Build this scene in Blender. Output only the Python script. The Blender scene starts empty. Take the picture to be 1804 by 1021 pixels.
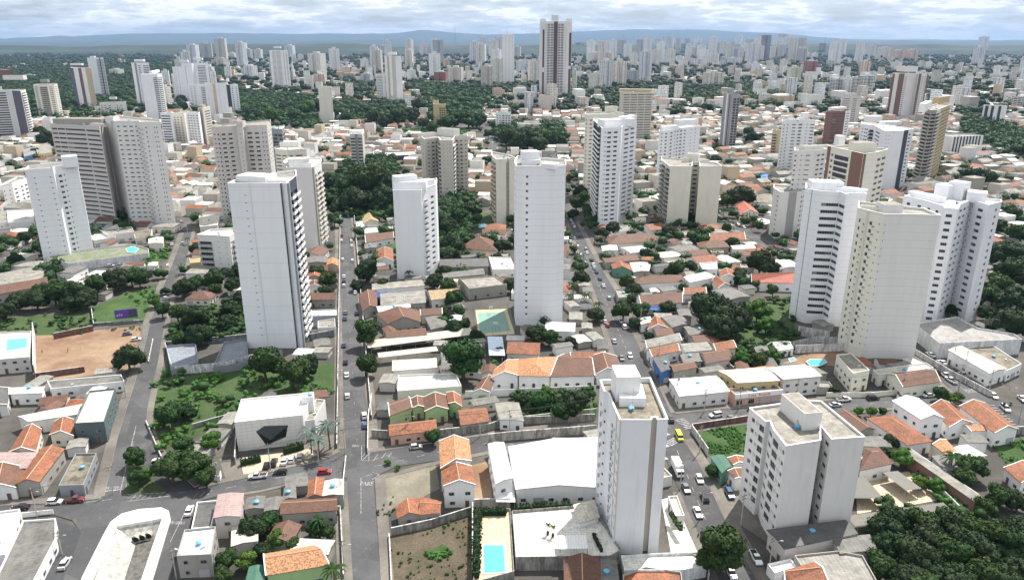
import bpy, math, random, re
import numpy as np
from mathutils import Vector, Matrix, noise
from mathutils.geometry import tessellate_polygon
random.seed(7); np.random.seed(7)
D = bpy.data; SC = bpy.context.scene; COL = SC.collection
# ---------------- camera ----------------
F, CX, CY, H = 1289.0, 902.0, 510.5, 120.0
PIT = math.atan((CY-73)/F); CP, SP = math.cos(PIT), math.sin(PIT)
cam = D.cameras.new('camera'); cam.sensor_width = 36; cam.lens = 36*F/1804
cam.clip_start = 1; cam.clip_end = 90000
camo = D.objects.new('camera', cam); COL.objects.link(camo)
camo.location = (0, 0, H); camo.rotation_euler = (math.pi/2-PIT, 0, 0); SC.camera = camo
# ---------------- light ----------------
AZ, EL = math.radians(34), math.radians(59)
SUN = Vector((math.sin(AZ)*math.cos(EL), math.cos(AZ)*math.cos(EL), math.sin(EL)))
sl = D.lights.new('sun', 'SUN'); sl.energy = 5.0; sl.angle = math.radians(0.6); sl.color = (1, .95, .87)
so = D.objects.new('sun', sl); COL.objects.link(so); so.rotation_euler = SUN.to_track_quat('Z', 'Y').to_euler()
SC.view_settings.view_transform = 'Standard'; SC.view_settings.look = 'None'
SC.view_settings.exposure = 0.74; SC.view_settings.gamma = 1
SC.cycles.max_bounces = 5; SC.cycles.diffuse_bounces = 3; SC.cycles.volume_bounces = 0
SC.cycles.use_denoising = True
W = D.worlds.new('World'); SC.world = W; W.use_nodes = True

class NT:
    def __init__(s, tree): s.t = tree; tree.nodes.clear()
    def n(s, typ, **k):
        o = s.t.nodes.new('ShaderNode'+typ)
        for a, b in k.items(): setattr(o, a, b)
        return o
    def l(s, a, b): s.t.links.new(a, b)
    def math(s, op, a, b=None, c=None):
        o = s.n('Math', operation=op)
        for i, x in enumerate((a, b, c)):
            if x is None: continue
            if isinstance(x, (int, float)): o.inputs[i].default_value = x
            else: s.l(x, o.inputs[i])
        return o.outputs[0]
    def mix(s, fac, a, b, mode='MIX'):
        o = s.n('Mix', data_type='RGBA', blend_type=mode)
        for i, x in ((0, fac), (6, a), (7, b)):
            if isinstance(x, (int, float)): o.inputs[i].default_value = x
            elif isinstance(x, tuple): o.inputs[i].default_value = (*x[:3], 1)
            else: s.l(x, o.inputs[i])
        return o.outputs[2]
    def ramp(s, fac, pts):
        o = s.n('ValToRGB'); e = o.color_ramp.elements
        while len(e) < len(pts): e.new(.5)
        for q, (p, c) in zip(e, pts):
            q.position = p; q.color = (*c, 1) if isinstance(c, tuple) else (c, c, c, 1)
        s.l(fac, o.inputs[0]); return o.outputs[0]
    def noise(s, vec, scale, detail=3, rough=.55):
        o = s.n('TexNoise'); o.inputs['Scale'].default_value = scale; o.inputs['Detail'].default_value = detail
        o.inputs['Roughness'].default_value = rough
        if vec is not None: s.l(vec, o.inputs['Vector'])
        return o.outputs['Fac']
    def vscale(s, vec, v):
        o = s.n('VectorMath', operation='MULTIPLY'); s.l(vec, o.inputs[0]); o.inputs[1].default_value = v
        return o.outputs[0]

def world():
    k = NT(W.node_tree)
    sky = k.n('TexSky', sky_type='NISHITA'); sky.sun_disc = False
    sky.sun_elevation = EL; sky.sun_rotation = AZ; sky.altitude = 200; sky.dust_density = 1.5; sky.air_density = 1.3
    tc = k.n('TexCoord'); sep = k.n('SeparateXYZ'); k.l(tc.outputs['Generated'], sep.inputs[0])
    z = k.math('MAXIMUM', sep.outputs[2], 0.0); az = k.math('ARCTAN2', sep.outputs[0], sep.outputs[1])
    cmb = k.n('CombineXYZ'); k.l(k.math('MULTIPLY', az, 8.), cmb.inputs[0]); k.l(k.math('MULTIPLY', k.math('POWER', z, .75), 26.), cmb.inputs[1])
    n1 = k.noise(cmb.outputs[0], .85, 6, .55); n2 = k.noise(cmb.outputs[0], 3.4, 6, .65)
    s1 = k.math('ADD', k.math('MULTIPLY', n1, .84), k.math('MULTIPLY', n2, .16))
    cover = k.ramp(s1, [(.34, 0.35), (.47, 1.0)])
    tone = k.ramp(s1, [(.36, (5.0, 5.7, 6.4)), (.44, (6.6, 7.2, 7.7)), (.50, (7.6, 8.0, 8.3)), (.55, (11.5, 11.5, 11.4)), (.61, (8.2, 8.5, 8.7)), (.70, (5.6, 6.2, 6.8))])
    skyc = k.mix(cover, k.vscale(sky.outputs[0], (1, 1, 1)), tone)
    # keep the horizon band bluish like the far air
    low = k.ramp(z, [(0.0, 0.6), (.022, 0.0)])
    fin = k.mix(low, skyc, (7.6, 8.3, 8.9))
    bg = k.n('Background'); k.l(fin, bg.inputs[0]); bg.inputs[1].default_value = 0.074
    out = k.n('OutputWorld'); k.l(bg.outputs[0], out.inputs[0])
world()

# ---------------- projection ----------------
def ray(x, y):
    a = (x-CX)/F; b = -(y-CY)/F
    return (a, CP+b*SP, -SP+b*CP)
def G(x, y, z=0.0):
    r = ray(x, y); t = (z-H)/r[2]
    return (r[0]*t, r[1]*t)
def PR(X, Y, Z=0.0):
    dz = Z-H; zc = Y*CP-dz*SP; yc = Y*SP+dz*CP
    return (CX+F*X/zc, CY-F*yc/zc)
def hsolve(x, y, yb):
    """height of the vertical whose top shows at (x, y) and whose foot shows at row yb"""
    if abs(y-73) < .12: y = 73.12
    up = ray(x, y)[2] > 0
    lo, hi = (H+.01, 600.) if up else (0., H-.5)
    for _ in range(60):
        m = (lo+hi)/2; g = G(x, y, m); b = PR(*g, 0)[1]
        if (b > yb) if up else (b < yb): lo = m
        else: hi = m
    return lo

# ---------------- materials ----------------
MATS = {}
def mat(key, col=None, rough=.8, kind='plain', col2=None, scale=1., metal=0.):
    if key in MATS: return MATS[key]
    m = D.materials.new(key.replace('_', ' ')); m.use_nodes = True; MATS[key] = m
    k = NT(m.node_tree); out = k.n('OutputMaterial'); b = k.n('BsdfPrincipled'); k.l(b.outputs[0], out.inputs[0])
    b.inputs['Roughness'].default_value = rough; b.inputs['Metallic'].default_value = metal
    tc = k.n('TexCoord'); O = tc.outputs['Object']; UV = tc.outputs['UV']
    geo = k.n('NewGeometry'); P = geo.outputs['Position']
    c = None
    if kind == 'plain':
        f = k.noise(O, .6*scale, 4); c = k.mix(k.ramp(f, [(.3, .0), (.7, 1.)]), tuple(v*.88 for v in col), col)
    elif kind == 'wall':       # painted render with weather streaks
        f = k.noise(k.vscale(O, (1, 1, .12)), .5, 5, .65); g = k.noise(O, .13, 3)
        c = k.mix(k.ramp(f, [(.52, 0.), (.78, .45)]), col, tuple(v*.62 for v in col))
        c = k.mix(k.ramp(g, [(.35, 0.), (.65, .3)]), c, tuple(v*.82 for v in col))
    elif kind == 'slab':       # clean facade with thin joints at every third floor
        s = k.n('SeparateXYZ'); k.l(O, s.inputs[0])
        fr = k.math('FRACT', k.math('DIVIDE', s.outputs[2], 3.05*scale))
        j = k.math('LESS_THAN', fr, .035/scale)
        f = k.noise(k.vscale(O, (1, 1, .07)), .35, 5, .6)
        g = k.noise(k.vscale(O, (2.2, 2.2, .09)), .9, 6, .7)
        c = k.mix(k.ramp(f, [(.45, 0.), (.78, .4)]), col, tuple(v*.8 for v in col)); c = k.mix(k.ramp(g, [(.6, 0.), (.74, .25)]), c, tuple(v*.5 for v in col))
        c = k.mix(k.math('MULTIPLY', j, .5), c, tuple(v*.4 for v in col))
    elif kind == 'stain':      # old concrete: dark run-off streaks
        f = k.noise(k.vscale(O, (1, 1, .25)), .9, 6, .7)
        c = k.mix(k.ramp(f, [(.35, 0.), (.62, 1.)]), col, col2 or tuple(v*.35 for v in col))
    elif kind == 'tile':       # clay tiles, ridges down the slope
        s = k.n('SeparateXYZ'); k.l(UV, s.inputs[0])
        w = k.math('SINE', k.math('MULTIPLY', s.outputs[0], 17.))
        w2 = k.math('FRACT', k.math('MULTIPLY', s.outputs[1], 2.2))
        f = k.noise(O, .35, 5, .7); g = k.noise(O, 2.5, 3, .7)
        h2 = k.noise(O, 5., 3, .8)
        c = k.mix(k.ramp(f, [(.38, 0.), (.62, 1.)]), col, col2 or tuple(v*.55 for v in col))
        c = k.mix(k.ramp(h2, [(.5, 0.), (.62, .7)]), c, tuple(min(1, v*1.5) for v in col))
        c = k.mix(k.ramp(g, [(.45, 0.), (.6, .75)]), c, (.045, .03, .026))
        c = k.mix(k.math('MULTIPLY', k.math('GREATER_THAN', w, .55), .25), c, (.03, .02, .015))
        c = k.mix(k.math('MULTIPLY', k.math('LESS_THAN', w2, .12), .3), c, (.03, .02, .015))
    elif kind == 'sheet':      # corrugated sheet
        s = k.n('SeparateXYZ'); k.l(UV, s.inputs[0])
        w = k.math('SINE', k.math('MULTIPLY', s.outputs[0], 6.5*scale))
        w2 = k.math('FRACT', k.math('MULTIPLY', s.outputs[1], .42))
        f = k.noise(O, .22, 5, .7)
        c = k.mix(k.ramp(f, [(.4, 0.), (.68, 1.)]), col, col2 or tuple(v*.7 for v in col))
        g = k.noise(O, .8, 6, .75); c = k.mix(k.ramp(g, [(.5, 0.), (.68, .55)]), c, tuple(v*.3 for v in col))
        c = k.mix(k.math('MULTIPLY', k.math('GREATER_THAN', w, .5), .22), c, tuple(v*.3 for v in col))
        c = k.mix(k.math('MULTIPLY', k.math('LESS_THAN', w2, .04), .35), c, (.05, .05, .05))
    elif kind == 'deck':       # flat concrete roof or paving, blotched
        f = k.noise(O, .25, 6, .7)
        br = k.n('TexBrick'); br.offset = 0; k.l(UV, br.inputs['Vector']); br.inputs['Scale'].default_value = 1
        br.inputs['Brick Width'].default_value = 2.2*scale; br.inputs['Row Height'].default_value = 2.2*scale
        br.inputs['Mortar Size'].default_value = .035; br.inputs['Color1'].default_value = (1, 1, 1, 1)
        br.inputs['Color2'].default_value = (.9, .9, .9, 1); br.inputs['Mortar'].default_value = (.6, .6, .6, 1)
        c = k.mix(k.ramp(f, [(.38, 0.), (.62, 1.)]), col, col2 or tuple(v*.62 for v in col))
        c = k.mix(.8, c, br.outputs[0], 'MULTIPLY'); g = k.noise(O, .9, 6, .75)
        c = k.mix(k.ramp(g, [(.48, 0.), (.66, .6)]), c, tuple(v*.3 for v in col))
    elif kind == 'ground':
        f = k.noise(P, .05*scale, 8, .68); g = k.noise(P, .9*scale, 5, .7)
        c = k.mix(k.ramp(f, [(.38, 0.), (.6, 1.)]), col, col2)
        c = k.mix(k.ramp(g, [(.35, 0.), (.75, .6)]), c, tuple(v*.45 for v in col))
    elif kind == 'asphalt':
        f = k.noise(P, .09, 6, .65); g = k.noise(P, 2.5, 3, .7); v = k.n('TexVoronoi'); v.feature = 'DISTANCE_TO_EDGE'
        v.inputs['Scale'].default_value = .13; k.l(P, v.inputs['Vector'])
        c = k.mix(k.ramp(f, [(.4, 0.), (.6, 1.)]), col, col2)
        c = k.mix(k.ramp(g, [(.3, 0.), (.8, .35)]), c, tuple(x*1.5 for x in col)); v2 = k.n('TexVoronoi'); v2.inputs['Scale'].default_value = .075; k.l(P, v2.inputs['Vector']); sc = k.n('SeparateColor'); k.l(v2.outputs['Color'], sc.inputs[0])
        c = k.mix(k.ramp(sc.outputs[0], [(.6, 0.), (.66, .45)]), c, tuple(x*.5 for x in col)); c = k.mix(k.ramp(k.noise(P, .35, 5, .75), [(.58, 0.), (.7, .5)]), c, (.17, .145, .12))
        c = k.mix(k.ramp(v.outputs[0], [(0., .4), (.012, 0.)]), c, (.02, .02, .02))
    elif kind == 'facade':     # small far windows, one per room, set into the wall colour
        s = k.n('SeparateXYZ'); k.l(UV, s.inputs[0])
        fu = k.math('FRACT', k.math('DIVIDE', s.outputs[0], 3.1*scale)); fv = k.math('FRACT', k.math('DIVIDE', s.outputs[1], 3.05))
        wu = k.math('MULTIPLY', k.math('GREATER_THAN', fu, .3), k.math('LESS_THAN', fu, .72))
        wv = k.math('MULTIPLY', k.math('GREATER_THAN', fv, .3), k.math('LESS_THAN', fv, .74))
        wn = k.n('TexWhiteNoise', noise_dimensions='2D')
        fl = k.n('VectorMath', operation='FLOOR'); k.l(k.vscale(UV, (1/3.1/scale, 1/3.05, 0)), fl.inputs[0]); k.l(fl.outputs[0], wn.inputs['Vector'])
        on = k.math('GREATER_THAN', wn.outputs['Value'], .12)
        f = k.noise(k.vscale(O, (1, 1, .06)), .2, 4)
        c = k.mix(k.ramp(f, [(.4, 0.), (.8, .4)]), col, tuple(v*.75 for v in col))
        # vertical strips of a second paint
        if col2: 
            st = k.math('LESS_THAN', k.math('FRACT', k.math('DIVIDE', s.outputs[0], 9.3*scale)), .22)
            c = k.mix(st, c, col2)
        c = k.mix(k.math('MULTIPLY', k.math('MULTIPLY', wu, wv), on), c, (.05, .055, .065))
    elif kind == 'bands':
        s = k.n('SeparateXYZ'); k.l(UV, s.inputs[0])
        fv = k.math('FRACT', k.math('DIVIDE', s.outputs[1], 3.05)); fu = k.math('FRACT', k.math('DIVIDE', s.outputs[0], 7.))
        wv = k.math('MULTIPLY', k.math('GREATER_THAN', fv, .35), k.math('GREATER_THAN', fu, .08))
        c = k.mix(wv, col, (.06, .065, .075))
    elif kind == 'foliage':
        oi = k.n('ObjectInfo'); f = k.noise(O, 2.4*scale, 3, .7); g = k.noise(P, .12, 2)
        c = k.mix(k.ramp(f, [(.3, 0.), (.7, 1.)]), col, col2)
        hs = k.n('HueSaturation'); k.l(c, hs.inputs['Color'])
        k.l(k.math('ADD', k.math('MULTIPLY', oi.outputs['Random'], .05), .475), hs.inputs['Hue'])
        k.l(k.math('ADD', k.math('MULTIPLY', g, .9), .55), hs.inputs['Value']); c = hs.outputs[0]
        b.inputs['Specular IOR Level'].default_value = .2
    elif kind == 'grass':
        f = k.noise(P, .12, 6, .7); g = k.noise(P, 1.6, 6, .8)
        c = k.mix(k.ramp(f, [(.42, 0.), (.58, 1.)]), col, col2); c = k.mix(k.ramp(g, [(.4, 0.), (.65, .7)]), c, tuple(v*.35 for v in col))
        bp = k.n('Bump'); bp.inputs['Strength'].default_value = 1; bp.inputs['Distance'].default_value = .6
        k.l(g, bp.inputs['Height']); k.l(bp.outputs[0], b.inputs['Normal'])
    elif kind == 'glass':
        c = k.mix(k.noise(O, .7, 2), col, tuple(v*1.8 for v in col)); b.inputs['Specular IOR Level'].default_value = .3
    k.l(c, b.inputs['Base Color'])
    return m

PAL = dict(X=(.10, .055, .055), W=(.80, .80, .80), V=(.76, .775, .81), C=(.69, .665, .585), B=(.56, .525, .47), P=(.56, .53, .51), K=(.33, .33, .34), S=(.68, .67, .66),
           D=(.05, .06, .08), N=(.20, .11, .085), R=(.28, .07, .06), Y=(.50, .41, .22), O=(.55, .25, .12), G=(.10, .26, .19), L=(.06, .16, .42),
           T=(.52, .42, .30), M=(.35, .52, .25), H=(.24, .26, .29), Q=(.22, .42, .36), E=(.72, .705, .61), I=(.58, .36, .29), Z=(.09, .13, .14), A=(.33, .32, .295), U=(.12, .11, .16))
WALLN = dict(X='dark maroon', W='white', V='bluish white', C='cream', B='beige', P='taupe', K='grey', S='pale grey', D='dark', N='brown', R='red', Y='ochre', O='orange', G='green',
             L='blue', T='tan', M='light green', H='slate grey', Q='teal', E='pale yellow', I='pink', Z='dark green', A='weathered grey', U='purple grey')
def wm(c, kind='wall', sc=1.): return mat('%s %s%s' % (WALLN[c], kind, '' if sc == 1 else ' %g' % sc), PAL[c], .85, kind, scale=sc)
ROOFS = dict(o=('tile', (.36, .115, .04), (.16, .06, .03), 'orange tiled'), n=('tile', (.17, .068, .036), (.08, .042, .028), 'brown tiled'), r=('tile', (.46, .12, .07), (.36, .10, .07), 'red tiled'),
             t=('tile', (.48, .36, .18), (.36, .27, .15), 'straw coloured tiled'), q=('tile', (.52, .25, .11), (.42, .20, .09), 'bright orange tiled'),
             w=('sheet', (.52, .52, .52), (.36, .35, .33), 'white metal'), g=('sheet', (.16, .155, .145), (.075, .072, .068), 'grey sheet'), k=('sheet', (.10, .098, .098), (.055, .055, .055), 'dark sheet'),
             c=('sheet', (.58, .54, .46), (.36, .33, .28), 'cream sheet'), m=('sheet', (.26, .25, .225), (.12, .115, .10), 'weathered sheet'), u=('sheet', (.34, .24, .23), (.25, .20, .19), 'rusty sheet'),
             z=('sheet', (.045, .13, .09), (.035, .10, .07), 'green sheet'), d=('deck', (.24, .205, .15), (.07, .06, .048), 'dark flat'), s=('deck', (.30, .28, .245), (.15, .14, .12), 'concrete'),
             a=('deck', (.74, .74, .73), (.60, .60, .58), 'white flat'), l=('sheet', (.07, .19, .50), (.05, .13, .40), 'blue'), v=('sheet', (.62, .70, .78), (.52, .60, .68), 'pale blue metal'))
def rm(c):
    k, a, b, n = ROOFS[c]; return mat(n+' roof', a, .75, k, b, 1.)
GLASS = lambda: mat('window glass', (.018, .021, .027), .3, 'glass')
FRAME = lambda: mat('window frame', (.30, .30, .31), .5)

# ---------------- mesh builder ----------------
class M:
    def __init__(s): s.v = []; s.f = []; s.m = []; s.uv = []
    def poly(s, pts, m=0, uv=None):
        i = len(s.v); s.v += [tuple(p) for p in pts]; s.f.append(tuple(range(i, i+len(pts)))); s.m.append(m)
        if uv is None:
            a = Vector(pts[0]); e = (Vector(pts[1])-a); L = e.length or 1; e /= L
            n = e.cross(Vector(pts[-1])-a); n = n.normalized() if n.length > 1e-9 else Vector((0, 0, 1)); w = n.cross(e)
            uv = [((Vector(p)-a).dot(e), (Vector(p)-a).dot(w)) for p in pts]
        s.uv += uv
    def prism(s, poly, z0, z1, m=0, mt=None, bottom=False):
        n = len(poly)
        for i in range(n):
            a, b = poly[i], poly[(i+1) % n]
            s.poly([(a[0], a[1], z0), (b[0], b[1], z0), (b[0], b[1], z1), (a[0], a[1], z1)], m)
        s.poly([(p[0], p[1], z1) for p in poly], m if mt is None else mt)
        if bottom: s.poly([(p[0], p[1], z0) for p in poly[::-1]], m)
    def box(s, x0, x1, y0, y1, z0, z1, m=0, mt=None, bottom=True):
        s.prism([(x0, y0), (x1, y0), (x1, y1), (x0, y1)], z0, z1, m, mt, bottom)
    def tube(s, p, q, r0, r1, n=8, m=0, cap=True):
        p = Vector(p); q = Vector(q); d = (q-p).normalized(); a = d.orthogonal().normalized(); b = d.cross(a)
        A = [p+(a*math.cos(t)+b*math.sin(t))*r0 for t in [i*2*math.pi/n for i in range(n)]]
        B = [q+(a*math.cos(t)+b*math.sin(t))*r1 for t in [i*2*math.pi/n for i in range(n)]]
        for i in range(n): s.poly([A[i], A[(i+1) % n], B[(i+1) % n], B[i]], m)
        if cap: s.poly(B, m); s.poly(A[::-1], m)
    def xf(s, mtx, start=0):
        for i in range(start, len(s.v)): s.v[i] = tuple(mtx @ Vector(s.v[i]))
    def mesh(s, name, mats, weld=True, smooth=False):
        me = D.meshes.new(name)
        me.from_pydata(s.v, [], s.f)
        for x in mats: me.materials.append(x)
        me.polygons.foreach_set('material_index', s.m)
        ul = me.uv_layers.new(name='UVMap'); ul.data.foreach_set('uv', np.array(s.uv, dtype=np.float32).ravel())
        if weld:
            import bmesh
            b = bmesh.new(); b.from_mesh(me); bmesh.ops.remove_doubles(b, verts=b.verts, dist=.0005); b.to_mesh(me); b.free()
        if smooth: me.polygons.foreach_set('use_smooth', [True]*len(me.polygons))
        me.update(); return me
    def obj(s, name, mats, parent=None, loc=(0, 0, 0), rz=0, **k):
        return link(name, s.mesh(name, mats, **k), parent, loc, rz)
def link(name, data, parent=None, loc=(0, 0, 0), rz=0):
    o = D.objects.new(name, data); COL.objects.link(o); o.parent = parent
    o.location = loc; o.rotation_euler = (0, 0, rz); return o
def copy_tree(o, parent=None):
    c = o.copy(); COL.objects.link(c); c.parent = parent
    for ch in CH.get(o.name, ()): 
        d = ch.copy(); COL.objects.link(d); d.parent = c
    return c
CH = {}
def struct(o, kind='structure'): o['kind'] = kind; return o

# labels are finished at the end, when every neighbour is known
REG = []
def thing(o, cat, phrase, pos, group=None, final=None):
    o['category'] = cat
    if group: o['group'] = group
    REG.append([o, phrase, pos, final]); return o
def empty(name, loc=(0, 0, 0), rz=0):
    o = D.objects.new(name, None); COL.objects.link(o); o.location = loc; o.rotation_euler = (0, 0, rz); o.empty_display_size = .5
    return o

def ccw(p):
    a = sum(p[i][0]*p[(i+1) % len(p)][1]-p[(i+1) % len(p)][0]*p[i][1] for i in range(len(p)))
    return p if a > 0 else p[::-1]
def inset(poly, d):
    n = len(poly); out = []
    for i in range(n):
        p0, p1, p2 = Vector(poly[i-1]), Vector(poly[i]), Vector(poly[(i+1) % n])
        e1 = (p1-p0).normalized(); e2 = (p2-p1).normalized()
        n1 = Vector((-e1.y, e1.x)); n2 = Vector((-e2.y, e2.x)); b = n1+n2
        if b.length < .2: b = n1
        b = b.normalized(); c = max(.35, b.dot(n1)); q = p1+b*(d/c); out.append((q.x, q.y))
    return out
def tess(poly, z):
    t = tessellate_polygon([[Vector((p[0], p[1], 0)) for p in poly]])
    return t
# occupancy raster
OX, OY, OS = -1400., 100., 3.
OCC = np.zeros((934, 1000), bool)
gx = OX+OS*(np.arange(934)+.5); gy = OY+OS*(np.arange(1000)+.5)
def occupy(poly, grow=0.):
    P = np.array(poly); c = P.mean(0)
    if grow: P = c+(P-c)*(1+grow/np.maximum(1, np.linalg.norm(P-c, axis=1))[:, None])
    i0, i1 = np.clip(((P[:, 0].min()-OX)/OS, (P[:, 0].max()-OX)/OS+1), 0, 933).astype(int)
    j0, j1 = np.clip(((P[:, 1].min()-OY)/OS, (P[:, 1].max()-OY)/OS+1), 0, 999).astype(int)
    if i1 <= i0 or j1 <= j0: return
    X, Y = np.meshgrid(gx[i0:i1], gy[j0:j1], indexing='ij'); ins = np.zeros(X.shape, bool); n = len(P)
    for k in range(n):
        a, b = P[k], P[(k+1) % n]
        cnd = (a[1] > Y) != (b[1] > Y)
        with np.errstate(divide='ignore', invalid='ignore'):
            ins ^= cnd & (X < (b[0]-a[0])*(Y-a[1])/((b[1]-a[1]) or 1e-9)+a[0])
    OCC[i0:i1, j0:j1] |= ins
def occupied(x, y):
    i = int((x-OX)/OS); j = int((y-OY)/OS)
    return 0 <= i < 934 and 0 <= j < 1000 and OCC[i, j]
def px(s): return [tuple(float(v) for v in t.split(',')) for t in s.split()]
_DM = {}
def tank_mesh():
    if 't' not in _DM:
        m = M(); m.tube((0, 0, 0), (0, 0, .75), .55, .72, 12); m.tube((0, 0, .751), (0, 0, .95), .74, .35, 12); _DM['t'] = m.mesh('water_tank', [mat('blue water tank', (.10, .36, .55), .4)])
    return _DM['t']
# ---------------- windows and towers ----------------
WC = {}
WV = [0]
def window_mesh(w, h, k='w'):
    WV[0] = (WV[0]*73+41) % 1009; v = (0, 0, 1, 0, 2, 0, 3)[WV[0] % 7]; key = (round(w, 1), round(h, 1), k, v)
    if key in WC: return WC[key]
    w, h = key[0], key[1]; m = M(); fr = .06 if k != 'd' else .04
    y = 0.; um = w*(.0, .42, .1, -.2)[v]
    m.poly([(-w/2, y, 0), (um, y, 0), (um, y, h), (-w/2, y, h)], 0 if v != 3 else 3); m.poly([(um, y, 0), (w/2, y, 0), (w/2, y, h), (um, y, h)], (0, 3, 4, 0)[v])
    for (a, b, c, d) in ((-w/2, w/2, 0, fr), (-w/2, w/2, h-fr, h), (-w/2, -w/2+fr, fr, h-fr), (w/2-fr, w/2, fr, h-fr)):
        m.box(a, b, -.05, -.003, c, d, 1)
    n = int(w/1.1)
    for i in range(1, n+1):
        x = -w/2+w*i/(n+1) if n else 0
        if n: m.box(x-.03, x+.03, -.045, -.004, fr, h-fr, 1)
    if k == 'w' and w > 1.0: # blind half drawn
        m.poly([(-w/2+fr, -.012, h*.62), (0, -.012, h*.62), (0, -.012, h-fr), (-w/2+fr, -.012, h-fr)], 2)
    me = m.mesh('window', [GLASS(), FRAME(), mat('window blind', (.10, .10, .10), .8), mat('curtain behind glass', (.22, .20, .17), .5), mat('sky lit glass', (.07, .09, .11), .12, 'glass')], weld=False)  # last pane variant: sky reflection put into a lighter glass colour
    WC[key] = me; return me
BC = {}
def balcony_mesh(w, d, col, col2):
    key = (round(w, 1), d, col, col2)
    if key in BC: return BC[key]
    m = M(); w = key[0]
    m.box(-w/2, w/2, -d, .0, -.18, 0, 0); m.box(-w/2, w/2, -d, -d+.12, .002, 1.0, 1)
    m.box(-w/2, -w/2+.12, -d+.121, 0, .002, 1.0, 1); m.box(w/2-.12, w/2, -d+.121, 0, .002, 1.0, 1)
    BC[key] = m.mesh('balcony', [wm(col), wm(col2)], weld=False); return BC[key]

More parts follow.
